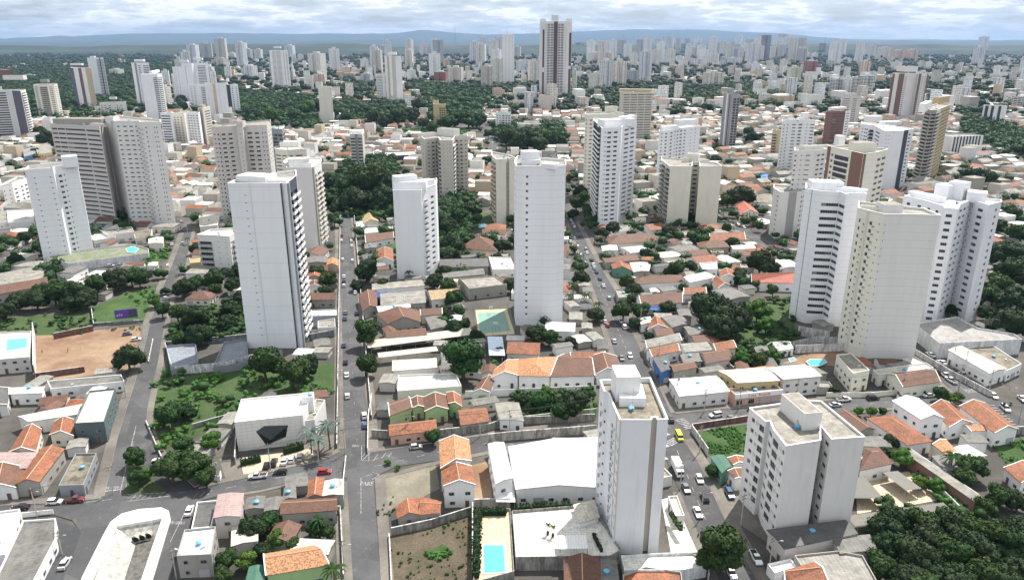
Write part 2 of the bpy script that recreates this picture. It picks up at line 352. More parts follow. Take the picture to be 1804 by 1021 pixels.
def ac_mesh():
    if 'ac' not in WC:
        m = M(); m.box(-.42, .42, -.42, -.06, 0, .58, 0); m.box(-.38, .1, -.435, -.422, .06, .52, 1); m.box(-.4, .4, -.4, 0, -.06, -.005, 1); WC['ac'] = m.mesh('air_conditioner', [mat('air conditioner casing', (.50, .50, .49), .6), mat('air conditioner grille', (.1, .1, .1))], weld=False)
    return WC['ac']
def dish_mesh():
    if 'di' not in WC:
        m = M(); m.tube((0, 0, 0), (0, 0, 1.), .05, .05, 6, 1); m.tube((0, 0, 1.), (.16, 0, 1.16), .2, .85, 14, 0, False); WC['di'] = m.mesh('satellite_dish', [mat('dish paint', (.55, .55, .55)), FRAME()], weld=False)
    return WC['di']
TOK = re.compile(r'([wbsrpx])(-?\d+)-(\d+)(?:h([\d.]+))?(?:@([A-Z]))?(?:z(\d+)-(\d+))?')
def tower(name, phrase, chain, base, idx=0, back=14., faces=(), col='W', kind='wall', fh=3.05, roof='s', boxes=(), z0=3.6, top=1.6,
          cat='apartment tower', group=None, final=None, cap=100, far=None, ksc=1., parap=.9, fc='', push=()):
    """chain: roof-edge points seen in the photo, left to right; base: row of the foot under chain[idx]"""
    ch = px(chain) if isinstance(chain, str) else chain
    h = hsolve(*ch[idx], base); g = [G(x, y, h) for x, y in ch]
    mpp = g[idx][1]**2/(max(6., abs(H-h))*F)
    if mpp > 3.5 and not push:      # far off, a row of the photo is many metres deep: keep the front nearly level
        for i, q in enumerate(g):
            y2 = g[idx][1]+(q[1]-g[idx][1])*3.5/mpp; zc_ = lambda yy: yy*CP-(h-H)*SP; g[i] = (q[0]*zc_(y2)/zc_(q[1]), y2) if i != idx else q
    for i, v in enumerate(push): g[i] = (g[i][0]*(1+v/g[i][1]), g[i][1]+v)
    if isinstance(back, str): g2 = [G(x, y, h) for x, y in px(back)]
    else:
        a, b = Vector(g[0]), Vector(g[-1]); k0 = max(range(len(ch)-1), key=lambda i: abs(ch[i+1][0]-ch[i][0])-1.5*abs(ch[i+1][1]-ch[i][1])); e = (Vector(g[k0+1])-Vector(g[k0])).normalized(); n = Vector((-e.y, e.x))
        g2 = []
        for p, lim, sg in ((b, ch[-1][0]-.6, 1), (a, ch[0][0]+.6, -1)):   # hidden back corners keep inside the outline seen
            q = p+n*back; dz = h-H; zc = q.y*CP-dz*SP; xl_ = (lim-CX)*zc/F
            g2.append((min(q.x, xl_) if sg > 0 else max(q.x, xl_), q.y))
    poly = g+g2; cxm = sum(p[0] for p in poly)/len(poly); cym = sum(p[1] for p in poly)/len(poly)
    root = empty(name, (cxm, cym, 0)); occupy(poly, 3.)
    L = [(p[0]-cxm, p[1]-cym) for p in poly]; nb = len(L)
    body = M(); wins = []; bals = []; strips = {}; acs = []
    fcl = list(dict.fromkeys([col]+list(fc.replace('.', col)))); wmats = [wm(c, kind, ksc) for c in fcl] if not far else [far]
    for i in range(nb):
        p, q = Vector(L[i]), Vector(L[(i+1) % nb]); Wd = (q-p).length
        if Wd < .05: continue
        e = (q-p)/Wd; n = Vector((e.y, -e.x)); yaw = math.atan2(e.y, e.x)
        fm = fcl.index(fc[i].replace('.', col)) if i < len(fc) else 0
        spec = faces[i] if i < len(faces) and i < len(ch) else ''
        nf = max(1, int((h-z0-top)/fh)); ops = []
        for t, u0, u1, wh, c2, f0, f1 in TOK.findall(spec or ''):
            u0 = float(u0)/100*Wd; u1 = float(u1)/100*Wd
            fa, fb = (int(f0), int(f1)) if f0 else (0, 100)
            if t == 'x':
                for k in range(nf):
                    if (k*7+len(acs)*3+int(u0*5)) % 10 < 6: acs.append(((p.x+e.x*(u0+u1)/2, p.y+e.y*(u0+u1)/2, z0+k*fh+.55), yaw))
                continue
            if t in 'sp':
                hh0 = h*fa/100; hh1 = h*fb/100
                d = .12 if t == 's' else .8
                m2 = M(); strips.setdefault((c2 or 'D'), []).append(m2); s0 = 0; m2.box(u0, u1, -d, -.003, hh0+.02, hh1-.02 if fb < 100 else hh1+.01, 0)
                mt = Matrix.Translation((*p, 0)) @ Matrix.Rotation(yaw, 4, 'Z'); m2.xf(mt, s0); continue
            wh = float(wh) if wh else (2.1 if t == 'b' else 1.25)
            for k in range(nf):
                if not (fa <= 100*k/nf <= fb): continue
                zz = z0+k*fh+(.05 if t == 'b' else (2.45-wh if wh < 2.3 else .12))
                if zz+wh > h-top*.5: continue
                ops.append((u0, u1, zz, zz+wh, t, c2, wh))
        if far or not ops:
            body.poly([(p.x, p.y, 0), (q.x, q.y, 0), (q.x, q.y, h), (p.x, p.y, h)], fm, [(0, 0), (Wd, 0), (Wd, h), (0, h)])
            continue
        us = sorted({0., Wd} | {round(o[0], 3) for o in ops} | {round(o[1], 3) for o in ops}); vs = sorted({0., h} | {round(o[2], 3) for o in ops} | {round(o[3], 3) for o in ops})
        us = [u for u in us if -.001 <= u <= Wd+.001]
        hole = np.zeros((len(us), len(vs)), bool)
        for o in ops:
            for a in range(len(us)-1):
                if us[a] >= o[0]-.002 and us[a+1] <= o[1]+.002:
                    for b in range(len(vs)-1):
                        if vs[b] >= o[2]-.002 and vs[b+1] <= o[3]+.002: hole[a, b] = True
        W3 = lambda u, v, d=0.: (p.x+e.x*u-n.x*d, p.y+e.y*u-n.y*d, v)
        for b in range(len(vs)-1):
            a = 0
            while a < len(us)-1:
                if hole[a, b]: a += 1; continue
                c = a
                while c < len(us)-1 and not hole[c, b]: c += 1
                body.poly([W3(us[a], vs[b]), W3(us[c], vs[b]), W3(us[c], vs[b+1]), W3(us[a], vs[b+1])], fm, [(us[a], vs[b]), (us[c], vs[b]), (us[c], vs[b+1]), (us[a], vs[b+1])])
                a = c
        for (u0, u1, a, b, t, c2, wh) in ops:
            d = .9 if t == 'b' else .22
            body.poly([W3(u0, a), W3(u0, a, d), W3(u0, b, d), W3(u0, b)], fm); body.poly([W3(u1, a, d), W3(u1, a), W3(u1, b), W3(u1, b, d)], fm)
            body.poly([W3(u0, b), W3(u0, b, d), W3(u1, b, d), W3(u1, b)], fm); body.poly([W3(u0, a, d), W3(u0, a), W3(u1, a), W3(u1, a, d)], fm)
            uc = (u0+u1)/2; wins.append((window_mesh(u1-u0, b-a, 'd' if t in 'br' else 'w'), W3(uc, a, d-.01), yaw, u1-u0, b-a))
            if t == 'b': bals.append((balcony_mesh(u1-u0+.3, 1.3, col, c2 or col), W3(uc, a-.05), yaw))
    # roof slab inside a parapet
    ins = inset(L, .25); zr = h-parap
    for i in range(nb):
        j = (i+1) % nb
        body.poly([(*L[i], h), (*L[j], h), (*ins[j], h), (*ins[i], h)], 0); body.poly([(*ins[i], h), (*ins[j], h), (*ins[j], zr), (*ins[i], zr)], 0)
    body.obj('wall', wmats, root, weld=True)
    if not far:
        cpm = M(); O2 = inset(L, -.08); I2 = inset(L, .33)
        for i in range(nb):
            j = (i+1) % nb
            cpm.poly([(*O2[i], h+.1), (*O2[j], h+.1), (*I2[j], h+.1), (*I2[i], h+.1)]); cpm.poly([(*O2[i], h+.003), (*O2[j], h+.003), (*O2[j], h+.1), (*O2[i], h+.1)]); cpm.poly([(*I2[j], h+.003), (*I2[i], h+.003), (*I2[i], h+.1), (*I2[j], h+.1)])
        cpm.obj('coping', [mat('white coping', (.8, .8, .8), .8) if col not in 'PNK' else wm('A')], root)
    r = M()
    for t in tess(ins, zr):
        t = list(t); a = [ins[k] for k in t]
        if (a[1][0]-a[0][0])*(a[2][1]-a[0][1])-(a[1][1]-a[0][1])*(a[2][0]-a[0][0]) < 0: a = a[::-1]
        r.poly([(*q, zr) for q in a], 0, [tuple(q) for q in a])
    r.obj('roof', [rm(roof)], root)
    # windows: one part each up to the cap, the rest as one
    wins.sort(key=lambda w: -w[3]*w[4]*(1+w[1][2]/h*.3)); rest = M()
    for k, (me, loc, yaw, w, hh) in enumerate(wins):
        if k < cap: link('window', me, root, loc, yaw)
        else:
            s0 = len(rest.v); w2, h2 = w-.02, hh-.02
            rest.poly([(-w2/2, 0, 0), (w2/2, 0, 0), (w2/2, 0, h2), (-w2/2, 0, h2)], 0)
            rest.box(-w2/2, w2/2, -.05, -.003, 0, .06, 1, bottom=False)
            if w2 > 1: rest.box(-.03, .03, -.05, -.003, .061, h2, 1, bottom=False)
            rest.xf(Matrix.Translation(loc) @ Matrix.Rotation(yaw, 4, 'Z'), s0)
    if rest.v: rest.obj('window', [GLASS(), FRAME()], root, weld=False)['kind'] = 'stuff'
    bals.sort(key=lambda b: -b[1][2])
    restb = M()
    for k, (me, loc, yaw) in enumerate(bals):
        if k < 100: link('balcony', me, root, loc, yaw)
    for loc, yaw in acs[:80]: link('air_conditioner', ac_mesh(), root, loc, yaw)
    if h > 20 and not far:
        rq = random.Random(int(cxm*7+h)); c0 = Vector((sum(q[0] for q in L[:len(ch)])/len(ch), sum(q[1] for q in L[:len(ch)])/len(ch)))*.45
        for k in range(4):
            link(('air_conditioner', 'satellite_dish', 'water_tank', 'air_conditioner')[k], (ac_mesh, dish_mesh, tank_mesh, ac_mesh)[k](), root, (c0.x*rq.uniform(.2, 1.5), c0.y*rq.uniform(.2, 1.5), zr+.02), rq.random()*6)
    for c2, l2 in strips.items():
        for m2 in l2: m2.obj('wall_stripe', [wm(c2)], root)
    for bx in boxes:
        b4 = [float(v) for v in bx.split(',')[:6]]; cc = (bx.split(',')+[''])[6:7][0] or col
        xa, ya, xb, yb, dep, dh = b4; A = Vector(G(xa, ya, h+dh)); B = Vector(G(xb, yb, h+dh)); e = (B-A).normalized(); n = Vector((-e.y, e.x))
        Q = [A, B, B+n*dep, A+n*dep]; Q = [(q.x-cxm, q.y-cym) for q in Q]
        m3 = M(); m3.prism(Q, zr-.05, h+dh, 0); I = inset(Q, .2)
        m3.obj('roof_house', [wm(cc)], root)
        m4 = M(); m4.prism(I, h+dh+.003, h+dh+.06, 0); m4.obj('roof_cover', [rm('a' if cc in 'WV' else roof)], root)
    if not far and h > 20: # small things every roof carries
        rr = random.Random(len(REG)); c0 = Vector((sum(q[0] for q in L)/nb, sum(q[1] for q in L)/nb))
        m5 = M(); m5.tube((c0.x, c0.y, zr), (c0.x, c0.y, h+4.5), .05, .03, 5); m5.tube((c0.x-.8, c0.y, h+3.6), (c0.x+.8, c0.y, h+3.6), .03, .03, 4)
        m5.obj('antenna', [FRAME()], root)
    g0 = PR(cxm, cym, h*.5)
    thing(root, cat, phrase, g0, group, final); return root, h, (cxm, cym), poly

def T(*a, **k): return tower('apartment_tower', *a, **k)
# --- foreground and middle towers, each from its own roof outline ---
root, h1, c1, poly1 = T('x', '401,323 493,323 495,322 505,323 522,309', 613, 3, 13., ['w29-33h.3 s42-42@A', 's0-99@D', '', 'p0-9@H b18-48@W b58-96@W'],
  'V', 'slab', fc='...D', ksc=2., boxes=['415,309,467,312,8,1.6', '471,318,505,318,7,.4'], final='tall white tower with blank front and striped balcony edge beside the long straight street')
T('x', '43,299 93,296 96,294 136,289', 464, 0, 15., ['w26-32h.5 w83-89h.5', '', 'w10-24 w32-38h.7'], 'V', 'slab', boxes=['109,277,136,275,8,5'], final='white tower with small windows and a raised corner block above the walled yard')
T('x', '3,326 21,323 31,319 48,313', 372, 0, 12., ['w8-20h.8 w60-72h.8', 'w20-70', 'w20-40 w60-85'], 'W', final='low white apartment block at the left edge behind the white tower with raised corner', cat='apartment block')
T('x', '88,218 150,221 175,223 186,215', 396, 2, 16., ['r3-18h1.1 r20-40h1.1 r42-97h1.1', 'r2-95h1.1', ''], 'P', boxes=['92,209,178,210,10,3,A', '158,217,182,219,4,1,P'], roof='s', final='brown and grey tower with dark ribbon windows at left')
T('x', '184,207 198,211 202,213 245,213 247,215 283,215', 400, 5, 15., ['w20-28h.7', '', 'w5-16h.8 w30-45h.8 w56-70h.8 w80-88h.8 x92-94', 'x6-8', 'x2-6 w20-27h.8 w62-67h.9 w74-79h.9'], 'S',
  boxes=['184,206,199,206,8,2'], final='tall pale grey slab with four columns of small windows at left')
T('x', '372,224 415,222 417,223 427,223 429,221 470,221 477,215', 392, 0, 18., ['w8-14h.8 w22-28 w38-54 w66-82 x32-34 x60-62', '', 'w40-60h.5', '', 'w12-32 w45-62 w75-80h.9 w88-94h.7', 'w20-40h.8 w60-80h.8'], 'P',
  boxes=['415,214,427,214,6,3.2'], final='taupe tower with a central shaft rising behind the striped white tower')
T('x', '471,225 497,227 501,222', 322, 1, 14., ['r2-30h2.2 r34-64h2.2 r68-97h2.2', 'r5-95h2.2'], 'H', roof='v', cat='office building', cap=60, final='narrow glass office building just right of the taupe tower')
T('x', '499,283 505,295 549,295 566,284', 443, 2, 14., ['', '', 'p4-14@A b18-46@C b54-92@C'], 'S', roof='a', boxes=['501,287,548,287,8,1.6', '508,281,545,279,6,4'], final='white tower with beige curved balconies behind the striped tower')
T('x', '484,262 506,264 535,262', 330, 1, 20., ['w5-45h1 w55-90h1', 'w10-30 w50-90'], 'C', roof='a', boxes=['492,250,525,250,9,4'], cat='apartment block', final='stepped cream block behind the tower with beige curved balconies')
T('x', '616,236 638,236 641,229', 298, 1, 9., ['r4-40h1.6 p41-60@H r62-97h1.6', ''], 'B', roof='a', boxes=['615,230,639,230,7,2,W'], cat='office building', final='slim banded office block with a dark central strip above the tree park')
T('x', '741,240 748,245 772,242 776,247 797,247 801,240 824,240', 358, 4, 9., ['w40-60h.8', 'w20-34h.8 w50-70 w80-92 x40-44 x96-98', 'b10-90@S', 'w22-28h.5 w52-58h.5 w78-84h.5', 'b10-90@S', 'w8-24 w40-58 w76-88h.8 x30-34'], 'B',
  boxes=['745,236,770,233,6,2,S', '770,226,800,228,8,5,S'], final='grey tower with a pale projecting middle in front of the gold tower')
T('x', '692,335 742,335 743,334 767,325 770,321', 490, 2, 13., ['', '', 'b10-42h1.3@W w62-84h1.3', ''], 'V', 'slab', ksc=.33, roof='a', boxes=['694,321,750,321,7,3.4', '696,312,735,309,6,6', '737,320,765,316,5,2.6'], final='white tower with a column of corner windows above the walled sheds')
T('x', '906,284 909,292 977,293 997,291', 575, 2, 16., ['w20-80h.8', 'w26-32h.9', ''], 'V', 'slab', boxes=['919,282,952,282,7,1.4', '923,268,951,267,6,4.6', '953,288,977,290,5,1'], final='tall white slab with a single column of windows behind the sports court')
T('x', '866,273 874,280 892,279 893,278 896,278 897,279 912,279', 397, 1, 18., ['b10-45@T b55-90@T', 'p0-92@C', 'r0-100h2.4', '', 'r0-100h2.4', ''], 'C', boxes=['900,262,914,262,9,3,C'], final='cream block with brown vertical glass strips left of the tallest central slab')
T('x', '1046,212 1059,224 1062,226 1095,224 1097,222 1122,217', 402, 2, 17., ['b8-92h2.1@W', '', 'w12-20h.5 w26-46h1.2 w60-80h1.2', '', 'w16-44h1.1 w58-84h1.1'], 'V', 'slab', fc='D', roof='a', boxes=['1066,212,1120,209,9,4', '1100,206,1122,203,5,5.5'],
  final='white tower with dark diagonal balconies beside the diagonal street')
T('x', '1031,200 1036,202 1100,198', 345, 1, 16., ['w30-70h.9', 'w5-12h.9 w30-40h.9 w60-70'], 'C', boxes=['1075,188,1088,187,6,4,C'], final='cream slab behind the white tower with dark diagonal balconies')
T('x', '1092,158 1098,163 1150,162', 250, 1, 18., ['', 'r2-23h1 r26-48h1 r51-73h1 r76-97h1'], 'B', boxes=['1090,157,1149,158,14,2.5,Y'], cat='office building', final='beige ribbed office tower with an ochre top band')
T('x', '1161,231 1180,229 1197,224 1216,222 1234,220', 320, 0, 14., ['w22-36h.9 w60-78', 'w10-30 w50-62h.7 w78-94h1.2', 'w8-28 w44-62h.9', 'w10-18h.7 w50-58h.7', 'w30-40h.7 w72-92h1.3'], 'V', roof='a', boxes=['1197,212,1231,210,8,4', '1170,223,1195,221,5,3'], final='bright white tower with scattered windows behind the twin beige slabs')
T('x', '1165,281 1181,293 1219,293 1220,285 1232,285 1233,293 1272,292', 402, 1, 13., ['b4-46@A b54-96@A', '', '', 'r20-80h1.1', 'w20-70h1', ''], 'C', 'wall', roof='s', boxes=['1211,271,1231,272,8,4.5', '1204,278,1214,278,4,2.2'],
  final='beige twin slab block with a dark recess up its middle and knobbly balconies')
T('x', '1275,160 1285,166 1292,167 1304,167', 262, 1, 10., ['s20-40@H s60-80@W', 's10-30@D s50-70@H', 'r10-50h2.3 r60-95h2.3'], 'K', boxes=['1277,155,1288,156,5,2.5,K'], cat='office building', final='slim dark grey tower with antennas on its roof')
T('x', '1378,213 1394,211 1418,210 1437,211', 306, 0, 14., ['w20-35h.9 w60-75h.9', 'w12-38h.9 w60-84', 'w20-32h.6 w58-92h1'], 'W', boxes=['1414,199,1425,199,5,4'], final='white tower with ochre roof terrace behind the maroon-framed block')
T('x', '1361,229 1376,229', 276, 0, 10., ['b10-60@T'], 'T', cat='apartment block', final='narrow tan block beside the white tower with ochre terrace')
T('x', '1455,197 1468,195 1490,193 1499,192', 262, 0, 14., ['w10-40h.4', 'r0-98h1', 'w20-80h1'], 'N', fc='.NWN', boxes=['1470,190,1492,188,8,2,W'], final='brown tower with a white ribbon-windowed front')
T('x', '1484,168 1500,169 1518,168', 222, 1, 14., ['w10-90h1', 'w20-60h1'], 'P', boxes=['1490,164,1510,164,8,2,P'], final='small taupe tower behind the brown tower with white front')
T('x', '1573,126 1577,130 1584,130 1594,129 1600,129 1617,128 1619,130 1636,130', 212, 2, 18., ['b4-96@R', '', '', 'w20-80h.9', '', '', 's2-28@N w35-55h.9 w62-82h.9 s86-99@N'], 'S', fc='RSNSSSS',
  boxes=['1580,117,1600,118,9,7,C', '1600,117,1618,117,9,8,S'], final='tall brown and white striped tower with red balconies at right')
T('x', '1517,215 1532,218 1541,219 1559,231 1591,230 1610,226', 335, 3, 16., ['w20-34h.9 w50-66 w72-88', 'b10-90@D', 'w20-60', 'w12-18h.5 w26-32h.5', 's10-50@D w60-80'], 'V', boxes=['1530,205,1555,205,8,4', '1560,215,1590,214,8,2'], roof='a',
  final='stepped white tower with roof garden behind the maroon-framed block')
T('x', '1459,257 1522,271 1546,268 1564,263', 500, 1, 12., ['s0-9@N s68-99@N w12-18 r22-62h2.2', 'p0-8@N', 'w10-40h1.2 w55-90h1.2'], 'C', 'slab', boxes=['1479,240,1490,240,6,4,W', '1508,252,1545,252,8,4,C'],
  final='cream block with a maroon frame and brown balconies')
T('x', '1363,331 1375,338 1412,337 1420,335', 421, 1, 13., ['w60-80h.9', 's42-80@K', 'w10-40 w60-90'], 'S', final='grey and white block left of the blue-white banded tower')
T('x', '1400,265 1417,265 1437,265 1457,262', 413, 0, 14., ['w10-30h1 w70-85h.6', 'w20-60h.6', 'w20-45h1.1 w60-85h1.1'], 'S', boxes=['1420,258,1450,257,7,2,S'], roof='s', final='pale grey tower left of the cream block with maroon frame')
T('x', '1419,332 1449,337 1481,338 1491,342 1497,340 1527,341', 560, 0, 13., ['s40-43@H', 'r3-98h1.3', 'r1-99h1.3', '', ''], 'V', 'slab', roof='a', boxes=['1433,321,1488,322,8,2.8', '1470,329,1527,335,3,1'], final='white tower with grey ribbon windows bent round a corner, above the walled garden')
T('x', '1512,366 1530,370 1533,371 1559,377 1608,377 1658,379', 631, 3, 12., ['w24-40h1.4 w60-64h.5 x80-84', 'p20-60@C', 'w8-26h1.4 x36-40 w70-78h.5', 'w6-9h.6', ''], 'S', 'slab', fc='EEE..', boxes=['1560,361,1592,361,7,2.6,S', '1517,362,1552,366,3,.6,E'], fh=3.05,
  final='pale yellow tower with a blank white side facing the diagonal avenue')
T('x', '1592,344 1630,353 1660,362 1664,366 1688,368 1692,360 1712,351 1722,355 1742,361 1765,355', 573, 2, 14., ['w20-36 w70-86 x50-54', 'w20-36 w68-84 x46-50 x94-96', '', 'w20-66h1.3', '', 'w6-26h1.2 w40-60h1.2 w74-84h.6 x92-94', 'w20-40h.8', 'w15-60h1.3', 'w60-75'], 'V',
  roof='a', boxes=['1648,324,1672,328,8,5', '1672,319,1700,323,6,6.5', '1600,336,1655,349,4,1.4', '1705,338,1740,341,7,3.5'], final='large white stepped tower with arched top windows at far right')
T('x', '1630,190 1641,194 1651,193 1658,189 1675,178', 325, 1, 13., ['b6-94@A', 'b4-96@A', 'b4-96@S', 'r2-98h1@Y'], 'Y', fc='AASY', boxes=['1632,183,1642,178,5,6,W', '1655,172,1674,169,5,5,Y'], final='ochre and grey round-fronted tower with stacked balconies')
tower('office_slab', 'x', '1664,238 1678,241 1733,238', 275, 1, 16., ['', 's6-11@D s16-21@D s26-31@D s36-41@D s46-51@D s56-61@D s66-71@D s76-81@D s86-91@D'], 'S', cat='office building', final='low grey office slab with tall dark window strips')
tower('office_slab', 'x', '1733,186 1775,189', 222, 0, 14., ['s8-22@D s34-46@D s64-76@D'], 'W', cat='office building', final='squat white block with three dark vertical strips')
T('x', '763,182 773,184 785,184', 228, 1, 9., ['', 'r5-28h2.2 r36-60h2.2 r68-92h2.2'], 'Y', boxes=['762,177,772,177,6,4,Y'], cat='office building', final='gold tower with dark window columns beside the dark park trees')
T('x', '873,198 884,198 900,199', 235, 1, 12., ['w20-40 w60-80', 'w5-30h1.6 w40-60h1.6 w70-90h1.6'], 'W', boxes=['882,192,895,192,6,4'], cat='apartment block', final='small white block with a roof house before the green field')
T('x', '911,215 922,219 953,218', 240, 1, 14., ['', 's10-22@T w52-62h2'], 'C', boxes=['923,214,950,214,8,1.2,C'], cat='office building', final='squat cream building behind the street trees')
# the tallest tower, dark red mullion up its middle
T('x', '951,38 956,38 960,38 964,38 976,38 983,38 994,38 999,38 1003,38 1008,38', 176, 4, 30., ['s0-99@S', 's10-90@Xz42-90 s10-90@Xz3-36', 'w12-28h1.1 w60-84h1.1', 'r4-45h1.9 r52-96h1.9', 's0-99@X', 'r4-45h1.9 r52-96h1.9', 'w14-30h1 w60-84h1', 's0-99@S', 's10-90@Xz44-86 s10-90@Xz3-40'], 'S', fh=3.3,
  boxes=['972,27,984,27,7,9', '952,33,962,33,7,4,W', '998,33,1008,33,7,4,W'], roof='a', cap=100, push=(6, 6, 2, 0, -3, -3, 0, 2, 6, 6), final='tallest tower with a dark maroon stripe up its centre')
# foreground tower
T('x', '1057,669 1064,688 1072,692 1077,705 1087,728 1092,739 1148,739 1149,735 1157,735 1158,739 1177,738', 975, 5, '1146,665', ['w30-60h1.2 x80-84', 'w20-60h.8', '', 'w20-45h1.4 w60-80h.8 x50-52', 'w20-40h1.2 w60-85h1.4 s1-12@B', 's0-4@B', '', '', 'r25-75h.5', '', ''], 'V', 'wall', fc='......BBB', roof='d', z0=2.4, top=1.6,
  boxes=['1092,700,1138,701,8,1.2,W', '1087,664,1129,663,7,5.5,W'], parap=1.2, final='white foreground tower with a stained flat roof beside the tiled terrace')
# apartment block at lower right
T('x', '1320,718 1349,742 1356,741 1363,757 1385,785 1446,775 1446,750 1465,773 1524,769', 925, 3, '1447,706 1400,703 1376,710', ['w22-40h1.2 w50-54h1.1 w58-62h1.1 r68-96h1.9', '', 'w20-80h1.2', 'r4-46h1.9 w56-60h1.1 w66-70h1.1 w78-94h1.2', '', '', 'w20-32h.6 w52-84h1.2', ''], 'S', 'wall', roof='s', z0=2.6, top=1.2, parap=.6,
  boxes=['1418,728,1449,725,11,4.2,S'], cat='apartment block', final='pale grey eight-storey block with twin wings and a patio roof behind striped carports')
T('x', '347,413 373,414 404,416 413,410', 484, 2, 12., ['b8-92h2@K', 'w30-36h.5 w70-76h.5', 'w10-30 b40-90@S'], 'S', roof='c', cat='apartment block', final='small pale block with curved dark balconies left of the striped white tower')
T('x', '-40,160 10,157 20,158 36,160 45,155', 245, 3, 16., ['r2-98h1.7', '', 's5-98@U', 'b10-90@W'], 'S', boxes=['4,133,40,133,10,6,S', '-12,122,10,123,9,11,N'], final='white and purple banded tower at the left edge of the view')
T('x', '58,148 68,149 83,149 95,146 101,143', 212, 1, 15., ['w20-70', 'b6-94@A', 'w20-70', 'w20-80h1'], 'C', boxes=['70,140,83,140,6,4,A'], final='beige tower with stacked balconies beside the dark forest at left')
T('x', '123,112 129,120 134,121 150,120 160,121', 198, 1, 14., ['s0-99@U', 's2-98@W', 's20-55@N', 's0-99@T'], 'V', boxes=['123,112,143,112,8,2.5,W'], final='white tower with purple and brown vertical stripes at left') 
T('x', '153,102 168,102 182,101', 180, 1, 14., ['', 'b6-44@W s46-60@D b64-96@W'], 'V', boxes=['158,99,166,99,6,2'], final='white tower with a black stripe and side balconies behind the purple striped one')
T('x', '231,111 240,112 262,108', 196, 0, 15., ['s60-99@H', 'w10-30 b50-96@W'], 'V', boxes=['236,105,252,105,8,3'], final='white and slate tower behind the arched white slab')
T('x', '247,131 268,131 277,129 285,125', 214, 1, 16., ['', 'b8-92@W', 'b8-92@W'], 'V', roof='a', boxes=['268,126,281,123,5,3'], final='white slab with arched balconies down its right edge')
T('x', '303,118 318,117 338,117', 178, 0, 16., ['w8-16h1 w30-38h1 w60-68h1', 'w20-40h1.5 w60-80h1.5'], 'V', boxes=['316,106,330,106,8,5'], final='tall white tower at the left of the white cluster')
T('x', '319,112 337,112 342,109 366,108', 182, 1, 16., ['w30-40h1', '', 'w20-80h1.4', 'w12-26h1.2 w40-54h1.2 w70-84h1.2'], 'V', boxes=['340,102,356,102,6,4'], final='tall white slab in the middle of the white cluster')
T('x', '330,146 352,149 364,149', 196, 1, 14., ['w20-30h.8 w46-60h.8', 'b10-90@W'], 'V', final='shorter white slab in front of the white cluster')
T('x', '360,147 374,146 379,147 398,146', 209, 0, 14., ['w30-36h.6 w70-76h.6', 's0-99@T', 'w30-36h.6'], 'V', final='pale tower with a tan recess in front of the white cluster')
T('x', '388,150 397,147 405,146 419,146', 202, 0, 14., ['b10-90@W', 's0-99@D', 'w15-35h1.1 w65-85h1.1'], 'V', boxes=['398,138,402,138,4,5'], final='white tower with a black centre and a thin spire')
T('x', '474,88 496,89 507,88', 157, 1, 16., ['r20-48h1 r52-90h1', 'w20-35 w60-80'], 'W', boxes=['482,82,494,82,8,5'], final='lone white tower with grey window bands above the wooded slope')
T('x', '677,98 685,99 700,98 707,97', 185, 1, 15., ['s60-99@T', 's0-12@W s30-75@B', ''], 'W', boxes=['683,92,698,92,8,5'], final='tall white tower with beige shafts left of the dark park')
T('x', '662,131 678,131', 184, 0, 14., ['r5-70h1'], 'W', final='lower white wing beside the white tower with beige shafts')
T('x', '885,63 888,63 906,63', 154, 1, 16., ['', 'w12-18h.6 w46-54h.6 w80-88h.6'], 'W', 'slab', boxes=['886,60,904,60,8,2.5'], final='tall plain white slab left of the tallest tower')
T('x', '560,152 568,152 584,156', 217, 1, 12., ['', 'w80-90h.5'], 'C', cat='apartment block', final='plain cream slab above the left tree belt')
T('x', '282,199 303,200', 258, 0, 13., ['r5-80h1.4'], 'V', cat='apartment block', cap=40, final='white block with wide window bands in front of the arched slab')
T('x', '303,198 324,200 330,196', 256, 1, 13., ['w10-24 w36-50 w64-78', ''], 'C', cat='apartment block', roof='t', final='cream block with rows of square windows beside the banded white block')
T('x', '327,197 349,199 352,196', 258, 1, 13., ['w10-22 w32-44 w54-66 w80-94'], 'W', cat='apartment block', final='white block with four rows of small windows next to the cream one')
T('x', '348,190 357,191 370,185', 255, 1, 12., ['s20-80@A', 'r20-90h1.2'], 'B', cat='apartment block', final='narrow beige block with a grey stripe at the end of the row')
T('x', '175,181 200,177 222,178', 206, 0, 14., ['w8-20 w30-42 w60-75', 'w20-30 w50-60'], 'S', boxes=['192,171,203,171,5,3'], cat='apartment block', final='squat grey block between the purple striped tower and the arched slab')
